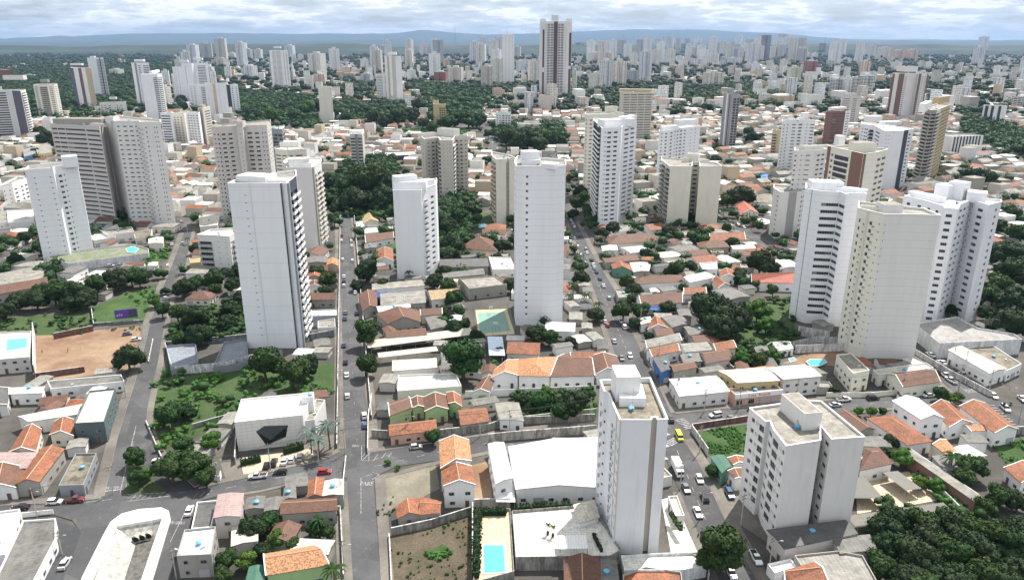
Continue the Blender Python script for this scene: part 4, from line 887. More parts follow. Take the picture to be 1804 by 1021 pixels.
lot('grass', '1745,782 1830,775 1830,825 1775,820', GRS, 'stuff'); lot('grass', '1270,600 1400,585 1400,612 1370,640 1290,650', GRW, 'stuff')
lot('grass', '900,700 1050,690 1050,740 935,745', GRW, 'stuff'); lot('pavement', '1507,845 1600,830 1660,880 1510,905', BEI); lot('brown_yard', '1378,640 1440,615 1490,617 1480,645', DRT)
lot('pavement', '1298,830 1310,828 1370,945 1358,960 1275,905', PAV); lot('pavement', '1165,880 1200,870 1245,985 1185,990', TILE)
lot('grass', '700,228 780,222 842,235 800,250', GRS, 'stuff'); lot('grass', '970,215 1062,212 1050,222 960,222', GRS, 'stuff'); lot('grass', '1504,708 1600,700 1590,720 1510,730', GRW, 'stuff')
lot('parking_yard', '140,478 255,465 262,450 240,448 128,468', ASD); lot('grass', '660,430 700,420 700,445 660,450', GRW, 'stuff')
lot('grass', '560,330 610,300 700,290 705,375 640,400 565,360', GRW, 'stuff'); lot('grass', '840,376 900,372 900,402 842,404', GRW, 'stuff'); lot('grass', '1300,545 1395,520 1400,590 1290,600', GRW, 'stuff')
rd = [sheet(n, P, ASP) for n, P in (('road', R1), ('road', R2), ('road', R3), ('road', R3b), ('road', R4), ('road', R5), ('road', R6), ('road', R7), ('road', R8), ('road', R9), ('road', R10))]
sheet('road', R3c, ASP, hole=hole)
sheet('road', gp('100,918 140,930 143,940 105,1040 70,1040'), ASD); sheet('road', gp('283,868 345,864 300,815 262,790 272,845'), ASD)
scrub('262,700 275,672 300,640 440,645 520,660 600,690 560,700 430,712 412,740 300,790 285,800 262,760', 1.2, 2, .16); scrub('64,590 165,582 252,573 246,586 200,584 100,592', .6, 3, .08); scrub('215,520 278,500 262,545 230,545', .8, 2, .06); scrub('262,700 300,650 440,650 430,700 300,780', 2.0, 0, .05); scrub('295,590 330,560 437,520 437,595 294,612', 1.8, 0, .5)
scrub('1221,762 1313,748 1313,796 1256,801 1244,795', .4, 2, .3); scrub('1590,830 1640,820 1690,880 1690,905 1655,885', 1.1, 2, .6); scrub('1745,782 1830,775 1830,825 1775,820', .6, 2, .4); scrub('1270,600 1400,585 1400,612 1370,640 1290,650', 1.6, 0, .5)
scrub('900,700 1050,690 1050,740 935,745', 1.4, 0, .45); scrub('745,975 780,958 798,975 770,990', .5, 2, .4); scrub('1300,540 1395,520 1400,590 1310,600', 1.5, 0, .15); scrub('258,440 292,425 298,455 250,470', 1.2, 2, .4); scrub('-40,560 70,556 162,548 168,572 95,590 -40,592', 1.1, 0, .1)
scrub('700,228 780,222 842,235 800,250', 1.5, 2, .1); scrub('560,330 610,300 700,290 705,375 640,400 565,360', 2.5, 0, .5); scrub('1540,880 1700,870 1830,850 1830,1060 1560,1060', 2.2, 0, .1); scrub('660,838 690,850 700,900 670,930 664,900', .4, 3, .08); scrub('687,940 832,912 832,1025 690,1025', .35, 3, .03)
# kerbed pavements: a real step along each street
def pave(s, w=2.2, side=1, h=.14):
    P = [Vector(p) for p in gp(s)]; m = M()
    off = []
    for i, p in enumerate(P):
        d = (P[min(i+1, len(P)-1)]-P[max(i-1, 0)]).normalized(); off.append(p+Vector((-d.y, d.x))*w*side)
    for i in range(len(P)-1):
        q = [tuple(v) for v in (P[i], P[i+1], off[i+1], off[i])]; m.prism(ccw(q), 0.01, h+ZL[0]*.5, 1, 0); occupy(q, .5)
    ZL[0] += .002; o = m.obj('pavement', [PAV, mat('kerb stone', (.55, .53, .48), .9)], None); o['kind'] = 'structure'
pave('597,356 603,600 605,740 610,790', 3.2, -1); pave('611,848 622,1025', 3.6, -1) ; pave('616,356 648,740 650,796', 3., 1); pave('660,842 671,1025', 3., 1)
pave('1012,385 1043,447 1082,510 1120,600 1147,653 1182,727', 3., 1); pave('1203,774 1230,815 1273,908 1335,1025', 3.2, 1); pave('999,385 1019,440 1050,520 1083,623 1130,712 1140,728', 2.4, -1); pave('1198,867 1215,908 1268,1025', 2.2, -1)
pave('655,797 700,790 787,776 893,762 1050,744', 2., 1); pave('665,839 767,813 893,788 1050,769', 1.8, -1); pave('1190,729 1320,716 1450,707 1545,695', 3., 1); pave('1216,758 1313,743', 1.6, -1)
pave('-40,893 130,884 176,878', 2.5, 1); pave('350,860 433,842 500,826 567,811 600,795', 2., 1); pave('388,874 460,863 520,849 600,844', 1.2, -1)
pave('184,874 207,773 223,720 236,680 248,640 267,560 287,507 307,457 324,410', 3., 1); pave('338,405 328,463 308,502 292,560 278,640 268,681 259,722 258,745 268,780 284,806 343,858', 2., 1)
pave('1500,725 1600,715 1685,706', 1.5, -1); pave('1598,583 1645,613 1722,678', 2., 1); pave('1597,614 1645,649 1661,675 1690,700', 1.6, -1)
isl = gp('226,815 245,812 292,868 222,872'); m = M(); m.prism(ccw(isl), .01, .3, 1, 0); m.obj('traffic_island', [GRW, CONC])['kind'] = 'structure'
# ---- painted markings (one sheet each set) ----
def strip(P, w): 
    out = []
    for a, b in zip(P, P[1:]):
        a, b = Vector(a), Vector(b); e = (b-a).normalized(); n = Vector((-e.y, e.x))*w/2; out.append([tuple(v) for v in (a-n, b-n, b+n, a+n)])
    return out
mk = []
def dash(s, w=.15, on=2.5, off=4.):
    for a, b in zip(gp(s), gp(s)[1:]):
        a, b = Vector(a), Vector(b); L = (b-a).length; e = (b-a)/L; t = 0.
        while t < L: mk.extend(strip([a+e*t, a+e*min(L, t+on)], w)); t += on+off
def solid(s, w=.15): mk.extend(strip(gp(s), w))
def zebra(a, b, n, ln, w=.42):
    A, B = Vector(G(*a)), Vector(G(*b)); e = (B-A).normalized(); nn = Vector((-e.y, e.x))
    for i in range(n):
        c = A+(B-A)*(i+.5)/n; mk.append([tuple(v) for v in (c-e*w/2-nn*ln/2, c+e*w/2-nn*ln/2, c+e*w/2+nn*ln/2, c-e*w/2+nn*ln/2)])
dash('608,370 612,500 620,640 629,780', .1, 1.5, 7.); dash('1006,390 1062,520 1105,620 1160,725'); dash('1185,775 1238,905 1290,1015'); dash('660,822 780,795 900,774 1040,757'); dash('1230,742 1440,722 1640,700')
dash('60,895 180,882 400,860 590,822'); dash('238,760 222,860', .12, 2., 6.); solid('212,868 225,812 240,750', .15); solid('182,866 219,862', .5); dash('170,990 155,1020'); dash('232,900 260,905'); dash('1610,608 1700,690')
for q in ('637,785 650,785 650,812 637,812 637,785', '638,812 655,795', '638,805 650,790', '655,812 690,800', '658,812 666,800', '672,808 680,798', '684,806 690,797'): solid(q, .15)
for q in ('636,905 636,842 655,836', '655,846 668,836 655,832', '230,882 240,872', '240,881 250,871', '250,880 260,870', '260,879 270,869', '270,878 280,868', '280,877 290,867', '222,884 300,874', '340,878 350,868', '352,876 362,866', '364,874 374,864', '300,955 325,905', '1245,735 1268,752', '1160,727 1180,755'): solid(q, .15)
zebra((1196,738), (1216,756), 7, 3.5); zebra((1178,775), (1192,782), 4, 5.); zebra((1700,690), (1735,686), 8, 3.); zebra((1742,712), (1790,755), 9, 3.)
for x, y in ((1176,765), (1175,786), (1173,808), (1171,830)): 
    a = G(x, y); mk.append([(a[0]-.8, a[1]-1), (a[0]+.9, a[1]-.4), (a[0]-.2, a[1]+1.4)])
m = M()
for i, q in enumerate(mk):
    q = ccw(q); m.poly([(*p, ZL[0]+.006+(i % 2)*.001) for p in q])
struct(m.obj('road_marking', [PAINT], weld=False))
def text(s, loc, rot, size, m, name='lettering', parent=None, ext=.01, al='CENTER', spacing=1.):
    c = D.curves.new(name, 'FONT'); c.body = s; c.size = size; c.extrude = ext; c.align_x = al; c.space_character = spacing; c.materials.append(m)
    t = D.objects.new('t', c); COL.objects.link(t); bpy.context.view_layer.update(); me = D.meshes.new_from_object(t); D.objects.remove(t)
    o = D.objects.new(name, me); COL.objects.link(o); o.location = loc; o.rotation_euler = rot; o.parent = parent; return o
for x, y, sz in ((645, 856, 2.0),):
    if sz:
        a = G(x, y); o = text('PARE', (a[0], a[1], ZL[0]+.01), (0, 0, .0), sz, PAINT, 'road_marking', None, .002); o.scale = (.85, 1.5, 1); o['kind'] = 'structure'
for x, y in ((192, 858), (209, 857), (305, 918), (320, 919), (627,784)):
    a = G(x, y); o = text('PARE', (a[0], a[1], ZL[0]+.01), (0, 0, math.pi), 1.3, PAINT, 'road_marking', None, .002); o.scale = (.8, 1.5, 1); o['kind'] = 'structure'
# ---- concrete canal, dug into the ground ----
cn = empty('canal', (*G(238, 960), 0)); c0 = Vector(G(238, 960)); rel = lambda s, z=0.: [(x-c0.x, y-c0.y, z) for x, y in gp(s)]
rim_o = gp('184,1075 196,1000 193,940 205,915 225,903 262,897 293,899 303,908 302,925 290,960 272,1075'); hl_ = gp('214,930 288,918 284,945 262,1075 186,1075')
m = M(); TP = rel('207,930 286,916 250,1021 232,1075 141,1075'); BT = rel('236,936 268,929 236,1021 220,1075 190,1075', 0); BT = [(x, y, -3.4) for x, y, z in BT]
for i in range(5): j = (i+1) % 5; m.poly([TP[j], TP[i], BT[i], BT[j]], 0)
m.poly(BT, 1)
m.obj('basin', [CONC, mat('wet channel bed', (.14, .135, .12), .5, 'stain')], cn)
RM_ = M()
ro = [(x-c0.x, y-c0.y) for x, y in gp('130,1075 145,1021 183,945 196,922 215,908 245,900 285,897 298,903 301,917 270,1021 253,1075')]; ri = [(x-c0.x, y-c0.y) for x, y in gp('141,1075 165,1021 196,955 203,938 207,930 235,925 270,919 286,916 286,917 251,1021 232,1075')]
zt = .75
for i in range(10):
    a, b, c, d = ro[i], ro[i+1], ri[i+1], ri[i]
    RM_.poly([(*d, zt), (*c, zt), (*b, zt), (*a, zt)])
    RM_.poly([(*a, 0), (*b, 0), (*b, zt), (*a, zt)]); RM_.poly([(*c, -.2), (*d, -.2), (*d, zt), (*c, zt)])
RM_.obj('rim', [mat('limewashed concrete', (.78, .77, .73), .9, 'stain', (.6, .58, .54))], cn)
for x, y in ((244, 941), (255, 938), (266, 935)):
    g = G(x, y, -2.2); m = M(); m.tube((0, 0, 0), (.2, -2., -.05), .85, .85, 16, 0, False); m.tube((0, -1.9, 0), (0, -1.8, 0), .84, .84, 16, 1); m.obj('pipe', [CONC, mat('black opening', (.01, .01, .01), 1.)], cn, (g[0]-c0.x, g[1]-c0.y, -2.2))  # black cap near each mouth paints in the dark of the pipe
cn['kind'] = 'structure'
# ---- individually drawn houses: outline at the eaves, height, form, roof, wall ----
HS = '''130,745 157,688 203,683 183,742|7.5|f|c|Z
33,733 143,712 133,730 53,742|4.5|m|w|S
83,670 213,659 219,671 90,684|4|f|g|W
17,683 77,681 73,692 18,694|4.2|m|w|W
-20,690 17,684 12,712 -20,720|4|g|k|S
18,795 43,753 72,757 62,794|4|g|o|C
97,743 129,740 129,767 89,765|4|g|o|C
-25,797 67,797 45,824 -30,826|4.2|m|u|A
73,790 112,792 70,847 29,851|4.4|g|o|A
-30,824 43,824 27,858 -30,862|3.8|g|n|W
133,798 170,797 147,853 103,854|3.8|f|d|H
40,916 98,912 98,948 50,1040 -20,1040 5,990|4|f|g|W
-40,905 35,895 8,975 -40,985|4|f|w|W
385,872 428,870 423,908 378,910|6.5|m|u|P
347,883 383,880 372,927 337,930|3.6|f|k|W
325,932 380,926 372,975 311,978|6.4|f|v|A
437,878 466,875 463,894 433,896|4|m|g|A
470,879 500,876 497,897 467,899|3.8|m|g|P
500,881 590,877 592,898 497,905|4.2|g|n|A
545,848 571,843 567,872 543,874|4.6|g|o|A
574,848 604,845 604,870 568,872|4.6|m|c|A
502,861 520,856 521,876 500,878|3.6|m|g|A
467,976 553,962 578,994 471,1012|5.4|g|q|M
440,1000 466,998 465,1040 430,1040|4.6|m|z|G
897,787 1052,771 1060,858 910,861|5|m|w|W
860,783 888,780 903,840 873,851|7.5|m|w|W
775,778 825,776 829,811 777,824|7.6|g|q|W
779,826 829,822 836,853 783,855|7|g|o|W
700,893 737,878 741,905 702,912|3.2|g|o|A
743,876 776,884 773,902 740,905|3.4|g|o|A
685,710 719,700 724,717 687,732|5|g|n|M
748,700 785,697 789,720 749,724|4.6|g|n|M
787,692 810,698 813,715 791,710|5|g|o|M
725,703 745,700 747,716 727,718|4.4|g|n|M
688,748 766,739 767,758 688,767|3.6|g|o|I
807,722 853,719 860,741 813,748|3.6|g|o|A
873,711 913,710 922,741 881,738|4|m|m|W
702,660 803,656 813,679 700,688|5.2|f|w|C
693,635 767,631 768,647 693,653|4.4|m|c|W
866,665 873,652 914,634 912,661|5|g|q|W
916,633 987,628 968,662 914,661|5.2|p|q|W
995,624 1037,630 1047,661 970,663|4.8|g|n|W
1038,629 1086,628 1088,652 1052,658|4.8|g|n|W
1005,621 1063,619 1065,629 1007,631|5|g|o|W
850,668 873,665 862,690 832,690|3.6|g|n|W
664,553 739,547 740,567 684,570|4.6|g|n|A
741,546 778,543 778,553 742,556|4|g|n|C
681,585 747,579 750,590 682,596|3.8|g|n|A
671,517 747,512 749,533 672,538|4.6|m|m|A
751,512 803,510 810,523 761,528|4.6|g|t|S
657,500 741,493 747,503 657,511|5|m|s|W
632,520 664,512 664,540 640,548|4|g|n|A
665,540 720,533 722,541 668,549|4.2|m|a|W
750,560 778,556 790,575 760,580|3.6|m|g|A
810,490 870,485 893,500 827,508|6|f|s|A
861,452 899,453 908,473 868,474|5|f|c|W
775,457 857,455 860,469 776,471|4|m|k|A
780,481 850,473 853,483 783,490|3.6|m|g|A
812,437 830,423 868,423 877,443|4.2|p|n|C
627,391 640,388 642,399 628,400|4|f|a|W
638,383 660,378 667,390 641,394|4|g|t|C
643,402 692,398 693,407 642,410|4|f|a|W
643,415 692,411 693,419 645,428|4|g|n|W
664,441 692,440 693,460 664,458|4.2|g|o|W
643,430 663,428 663,436 643,438|3.4|m|g|A
577,457 596,458 595,468 576,467|4.4|g|q|I
541,471 577,470 577,477 541,477|3.8|g|n|A
541,482 569,480 568,489 541,490|3.8|g|o|A
576,489 594,488 593,496 576,496|3.8|g|n|A
544,498 566,497 566,505 544,505|3.8|g|n|W
545,518 590,518 590,528 545,528|4|g|n|A
548,545 594,543 594,555 548,556|5.4|f|a|H
540,454 575,452 575,462 541,463|4|m|g|A
560,565 590,560 590,575 560,577|4.5|f|s|S
1070,417 1152,413 1160,424 1073,431|4|p|n|C
1060,434 1086,432 1088,441 1062,442|5|m|w|W
1062,453 1119,448 1125,458 1067,463|3.8|m|n|A
1077,466 1109,467 1113,477 1081,474|4|g|o|G
1110,463 1146,463 1143,477 1116,479|3.8|m|c|A
1107,491 1200,485 1204,496 1120,501|5|p|n|W
1121,523 1200,517 1201,533 1131,538|4.6|g|n|W
1084,509 1108,508 1113,522 1090,524|4|f|s|A
1148,564 1163,562 1176,577 1141,580|4.2|g|o|W
1167,559 1200,556 1216,570 1185,576|4.4|m|g|A
1134,600 1190,588 1200,600 1141,613|4.2|g|m|C
1140,616 1190,606 1196,618 1150,628|4|g|o|W
1180,644 1215,638 1227,647 1188,655|5|g|n|A
1150,630 1176,628 1182,650 1165,655|5|m|k|L
1180,668 1261,662 1284,689 1198,698|4.8|m|w|S
1267,653 1347,647 1372,670 1300,674|6.6|m|c|Y
1349,648 1417,642 1446,662 1381,668|7|m|c|S
1204,487 1243,478 1262,487 1215,497|5.4|f|a|W
1205,508 1240,507 1244,517 1205,519|4.4|g|o|W
1268,478 1291,476 1294,487 1271,488|4.4|g|o|W
1255,495 1266,489 1286,502 1265,508|4.4|g|o|W
1322,490 1401,483 1401,499 1325,497|4.6|g|r|W
1232,463 1263,460 1264,473 1238,474|4.6|f|w|W
1288,433 1326,431 1330,437 1293,439|4.5|m|a|W
1248,415 1306,412 1313,422 1252,424|4.2|g|o|C
1228,428 1277,425 1284,435 1235,438|4.2|p|n|A
1295,361 1320,358 1336,375 1305,378|5|g|r|C
1332,344 1360,342 1361,358 1328,357|7|m|d|W
1371,459 1391,459 1404,470 1374,473|5.4|m|w|S
1361,602 1391,600 1398,613 1370,617|3.2|f|a|W
1474,624 1500,621 1532,651 1503,657|8|f|s|E
1538,651 1632,638 1645,647 1549,660|4.6|f|c|S
1564,659 1634,651 1655,672 1591,681|4.8|g|n|E
1672,617 1695,610 1771,648 1742,657|5.4|m|c|W
1700,612 1745,605 1800,640 1775,652|4.6|f|d|W
1574,707 1619,703 1662,736 1622,738|7|g|v|W
1640,716 1674,711 1712,744 1672,752|4.6|g|o|W
1692,716 1736,711 1792,755 1752,762|5|g|o|W
1695,748 1732,748 1743,757 1712,759|4|g|q|W
1528,737 1573,732 1641,776 1598,783|4.2|p|o|W
1475,730 1497,725 1540,755 1515,759|4.2|g|n|A
1525,791 1547,788 1571,815 1515,828|4.6|p|n|W
1645,783 1667,775 1686,797 1672,804|4.2|g|q|C
1592,796 1610,795 1733,877 1718,884|4|m|m|N
1771,824 1830,815 1830,840 1800,850|4|g|o|W
1354,933 1487,916 1508,940 1384,966|5.4|m|k|P
1468,948 1530,942 1541,967 1482,974|4.8|m|g|P
1400,977 1475,969 1520,977 1547,1025 1430,1025|5|m|m|A
1381,1006 1434,991 1457,1025 1385,1025|5.6|g|o|W
1352,992 1393,983 1404,997 1365,1008|3.2|f|a|W
1205,575 1250,572 1262,585 1215,590|4|m|g|A
1215,592 1262,588 1275,600 1226,606|4|g|n|A
1200,606 1243,602 1253,616 1208,620|4.2|m|m|W
1234,622 1275,616 1290,632 1245,640|4|g|n|P
1200,626 1230,622 1236,636 1206,640|3.8|m|g|A
1252,606 1285,600 1296,612 1262,617|4|g|o|C
1150,580 1176,578 1186,588 1158,592|3.8|g|n|A
1125,560 1145,558 1150,568 1130,571|3.8|m|c|W
1072,398 1110,396 1116,405 1076,408|4|f|s|W
1253,805 1275,803 1286,820 1272,832|4.2|m|z|G
1284,830 1305,825 1308,842 1295,842|4|g|n|W
1284,807 1310,805 1310,815 1293,818|4|g|o|W
995,985 1055,985 1056,1040 996,1040|3.6|g|n|A
1057,985 1085,985 1092,1040 1058,1040|3.4|m|g|A
1097,1011 1137,997 1200,1006 1205,1040 1100,1040|3.4|p|o|A
1177,873 1193,872 1206,907 1190,908|3.4|f|c|S
1012,890 1046,881 1054,910 1021,920|4.8|p|c|W
-20,585 55,582 51,628 -20,634|6.2|f|c|P
-30,512 83,492 83,502 -30,524|4.4|g|n|A
-30,487 60,470 84,475 82,488 -30,504|4.5|f|s|W
262,421 288,417 287,428 262,429|5.4|m|c|C
150,412 205,410 203,417 165,423|4.6|f|a|C
175,404 232,399 236,408 190,413|6|f|s|S
333,454 356,451 357,461 335,463|4.4|f|t|Y
350,379 388,375 383,396 352,399|5|f|c|S
235,408 268,403 266,416 238,419|4.4|f|d|C
-20,375 20,370 22,388 -20,396|5|f|s|W
12,370 58,368 60,388 14,392|6|f|w|S
1330,612 1350,610 1355,620 1334,622|3.6|m|g|A'''
rr = random.Random(3)
for ln in HS.split('\n'):
    a, h, ty, rc, wc = ln.split('|'); P = px(a); h = float(h)
    typ = ty
    if len(P) != 4 and ty in 'gp': typ = 'm'
    W_ = [G(x, y, h) for x, y in P]
    if len(P) != 4:
        if ty in 'pgm' and len(P) > 4 and rc in 'oqnr':   # fit a box round the outline
            e = (Vector(W_[-1])-Vector(W_[-2])); typ = 'f'; 
    near = W_[0][1] < 340
    house(W_, h, typ, rc, wc, detail=1, wins=2 if near else 1, rnd=rr)
# ---------------- white cube building with the faceted black window ----------------
P8 = [G(x, y, 10.2) for x, y in px('413,743 533,730 553,690 425,702')]
cb = house(P8, 10.2, 'f', 'a', 'S', final='white cube building with a faceted black glass window over the street', name='office_building', cat='office building', wins=0)
c0 = Vector(cb.location[:2]); A = Vector(P8[0])-c0; B = Vector(P8[1])-c0; e = (B-A).normalized(); n = Vector((e.y, -e.x)); Wd = (B-A).length
f3 = lambda u, z, d: (A.x+e.x*u*Wd+n.x*d, A.y+e.y*u*Wd+n.y*d, z)
dm = [f3(.29, 6.2, .02), f3(.42, 7.8, .02), f3(.77, 7.2, .02), f3(.72, 3.2, .02), f3(.42, .9, .02)]; tip = f3(.50, 3.6, 1.6)
m = M()
for i in range(5): m.poly([dm[i], tip, dm[(i+1) % 5]][::-1], 0)
m.obj('window', [mat('black facet glass', (.02, .03, .03), .08)], cb, weld=False)
m = M()
for z in np.arange(.8, 10, 1.15): m.box(0, Wd, -.03, -.004, z, z+.03)
for u in np.arange(1.6, Wd, 1.6): m.box(u, u+.03, -.028, -.005, .1, 10)
m.xf(Matrix.Translation((A.x, A.y, 0)) @ Matrix.Rotation(math.atan2(e.y, e.x), 4, 'Z')); m.obj('panel_joints', [mat('joint shadow', (.28, .28, .27), .9)], cb, weld=False)  # grey strips draw the joints of the panel pattern
house([G(x, y, 9) for x, y in px('534,731 553,728 572,694 556,692')], 7, 'f', 's', 'S', final='side wing of the white cube building, lower and recessed', wins=0, name='building_wing', cat='building')
house([G(x, y, 12) for x, y in px('531,700 551,698 553,690 533,691')], 12, 'f', 'a', 'W', final='square stair box standing on the white cube building roof', wins=0, name='roof_box', cat='roof box')
# ---------------- tiled terrace, pool deck, pools, court ----------------
def platform(name, s, h, top, side, final, cat='terrace'):
    P = ccw(gp(s, h)); c = (sum(p[0] for p in P)/len(P), sum(p[1] for p in P)/len(P)); occupy(P, 1)
    r = empty(name, (*c, 0)); m = M(); L = [(p[0]-c[0], p[1]-c[1]) for p in P]; I = inset(L, .18)
    for i in range(len(L)):
        j = (i+1) % len(L); m.poly([(*L[i], 0), (*L[j], 0), (*L[j], h+.8), (*L[i], h+.8)]); m.poly([(*L[i], h+.8), (*L[j], h+.8), (*I[j], h+.8), (*I[i], h+.8)]); m.poly([(*I[i], h+.8), (*I[j], h+.8), (*I[j], h), (*I[i], h)])
    m.obj('wall', [side], r, weld=False); t = M()
    for q in tess(I, 0):
        a = [I[k] for k in q]; a = ccw(a); t.poly([(*v, h) for v in a], 0, [tuple(v) for v in a])
    t.obj('deck', [top], r); thing(r, cat, 'x', PR(*c, h), None, final); return r
STN = wm('A', 'stain'); WST = mat('white stained wall', (.72, .73, .74), .9, 'stain', (.42, .43, .44))
platform('terrace', '902,903 1012,894 1057,915 1095,972 1075,983 908,985', 3.2, TILE, STN, 'white tiled terrace at the foot of the white foreground tower')
platform('pool_deck', '834,900 899,899 906,1010 834,1030', 2.0, BEI, STN, 'beige paved deck around the turquoise swimming pool', 'pool deck')
platform('terrace', '1094,982 1160,978 1248,975 1245,1000 1200,1008 1100,1008', 2.6, TILE, WST, 'white walled podium strip in front of the white foreground tower')
platform('terrace', '1610,572 1685,560 1722,580 1785,590 1800,600 1655,607', 6.0, mat('podium deck', (.34, .33, .32), .9, 'deck', (.24, .23, .22)), WST, 'stained white podium under the arched-top tower')
platform('terrace', '80,455 120,445 235,432 262,440 262,447 124,466', 4.0, mat('garden deck', (.24, .23, .20), .9, 'deck', (.10, .15, .05)), WST, 'walled garden podium at the foot of the white corner-block tower')
def pool(s, z, final, m=None):
    P = ccw(gp(s, z)); c = (sum(p[0] for p in P)/len(P), sum(p[1] for p in P)/len(P)); r = empty('swimming_pool', (*c, 0)); L = [(p[0]-c[0], p[1]-c[1]) for p in P]; O = inset(L, -.35); n = len(L)
    w = M(); w.poly([(*p, z+.06) for p in L]); w.obj('water', [m or mat('pool water', (.10, .55, .72), .12)], r)
    k = M()
    for i in range(n): j = (i+1) % n; k.poly([(*O[i], z+.12), (*O[j], z+.12), (*L[j], z+.12), (*L[i], z+.12)]); k.poly([(*L[i], z+.12), (*L[j], z+.12), (*L[j], z-.02), (*L[i], z-.02)]); k.poly([(*O[i], z), (*O[j], z), (*O[j], z+.12), (*O[i], z+.12)])
    k.obj('coping', [mat('pool coping', (.6, .55, .48))], r); thing(r, 'pool', 'x', PR(*c, z), None, final)
pool('852,960 887,960 890,1007 853,1009', 2.0, 'turquoise rectangular pool on the deck by the tiled terrace')
pool('12,598 48,595 47,612 12,618', 5.66, 'blue rooftop pool in the pink-walled building at left edge')
pool('1421,637 1428,633 1452,633 1456,638 1444,644 1428,644', .6, 'pale green garden pool below the bent-ribbon tower')
pool('352,561 378,557 383,561 362,565', .3, 'small blue pool half hidden by trees left of the striped tower')
pool('838,397 852,394 868,397 862,400 845,401', .3, 'oval blue pool in the lawn left of the tallest central slab')
pool('222,438 235,434 244,438 238,445 226,444', 4.05, 'round pool on the garden podium of the corner-block tower')
pool('1390,632 1398,630 1402,634 1393,637', .2, 'tiny teal pool beside the brown yard')
# sports court
ct = empty('sports_court', (*G(870, 568), 0)); c0 = Vector(G(870, 568)); occupy(gp('828,535 900,530 912,595 835,600'), 1)
R_ = lambda s: [(x-c0.x, y-c0.y) for x, y in gp(s)]
m = M(); m.prism(ccw(R_('836,546 893,544 907,588 842,592')), 0.005, .08); m.obj('apron', [mat('court apron', (.50, .44, .26), .8)], ct)
m = M(); m.prism(ccw(R_('841,551 889,549 900,583 846,587')), .081, .09); m.obj('playing_surface', [mat('court green', (.17, .30, .26), .7)], ct)
m = M(); q = R_('843,553 887,551 897,581 848,585'); 
for p in strip(q+[q[0]], .1)+strip([((Vector(q[0])+Vector(q[3]))/2), ((Vector(q[1])+Vector(q[2]))/2)], .1): m.poly([(*v, .095) for v in p])
cc = sum((Vector(v) for v in q), Vector((0, 0)))/4
for cx_, cy_, r_, a0, a1 in ((cc.x, cc.y, 1.8, 0, 6.28), (((Vector(q[0])+Vector(q[1]))/2).x, ((Vector(q[0])+Vector(q[1]))/2).y, 4.5, 3.3, 6.1), (((Vector(q[2])+Vector(q[3]))/2).x, ((Vector(q[2])+Vector(q[3]))/2).y, 4.5, .15, 3.0)):
    for p in strip([Vector((cx_+r_*math.cos(a0+(a1-a0)*k/18), cy_+r_*math.sin(a0+(a1-a0)*k/18))) for k in range(19)], .1): m.poly([(*v, .097) for v in p])
m.obj('court_line', [PAINT], ct, weld=False)
for k, (qa, qb) in enumerate(((q[0], q[1]), (q[3], q[2]))):
    g = (Vector(qa)+Vector(qb))/2; s = 1 if k == 0 else -1; m = M(); m.tube((0, 0, 0), (0, 0, 3.4), .07, .07, 6); m.tube((0, 0, 3.2), (0, -s*1., 3.2), .05, .05, 6); m.box(-.9, .9, -s*1.-.03, -s*1.+.03, 2.8, 3.9, 1)
    for a, b in (((-1.5, 0, 0), (-1.5, 0, 2)), ((1.5, 0, 0), (1.5, 0, 2)), ((-1.5, 0, 2), (1.5, 0, 2))): m.tube(a, b, .06, .06, 6)
    m.obj('goal_and_hoop', [FRAME(), mat('white board', (.8, .8, .8))], ct, (g.x, g.y, .08))
thing(ct, 'sports court', 'x', PR(*c0, 0), None, 'green marked sports court at the foot of the tallest central slab')
def fence(s, h, final, step=3., base=0.):
    P = [Vector(p) for p in gp(s)]; c = P[0]; r = empty('wire_fence', (*c, base)); w = M()
    for a, b in zip(P, P[1:]):
        a, b = a-c, b-c; L = (b-a).length; n = max(1, int(L/step))
        for i in range(n+1):
            p = a+(b-a)*i/n; m = M(); m.tube((0, 0, 0), (0, 0, h), .05, .05, 5); m.obj('post', [FRAME()], r, (p.x, p.y, 0))
        for z in np.arange(.4, h+.01, (h-.4)/5): w.tube((a.x, a.y, z), (b.x, b.y, z), .018, .018, 3, 0, False)
    w.obj('wire', [FRAME()], r, weld=False); thing(r, 'fence', 'x', PR(P[-1].x, P[-1].y, h), None, final)
fence('836,546 842,592 907,588 893,544 836,546', 4.5, 'tall wire fence around the green sports court')
fence('1292,838 1325,900 1345,925', 2.4, 'glassy railing fence in front of the eight-storey grey block')
fence('1640,583 1700,600 1780,600', 3, 'wire fence above the stained white podium', base=6.8)
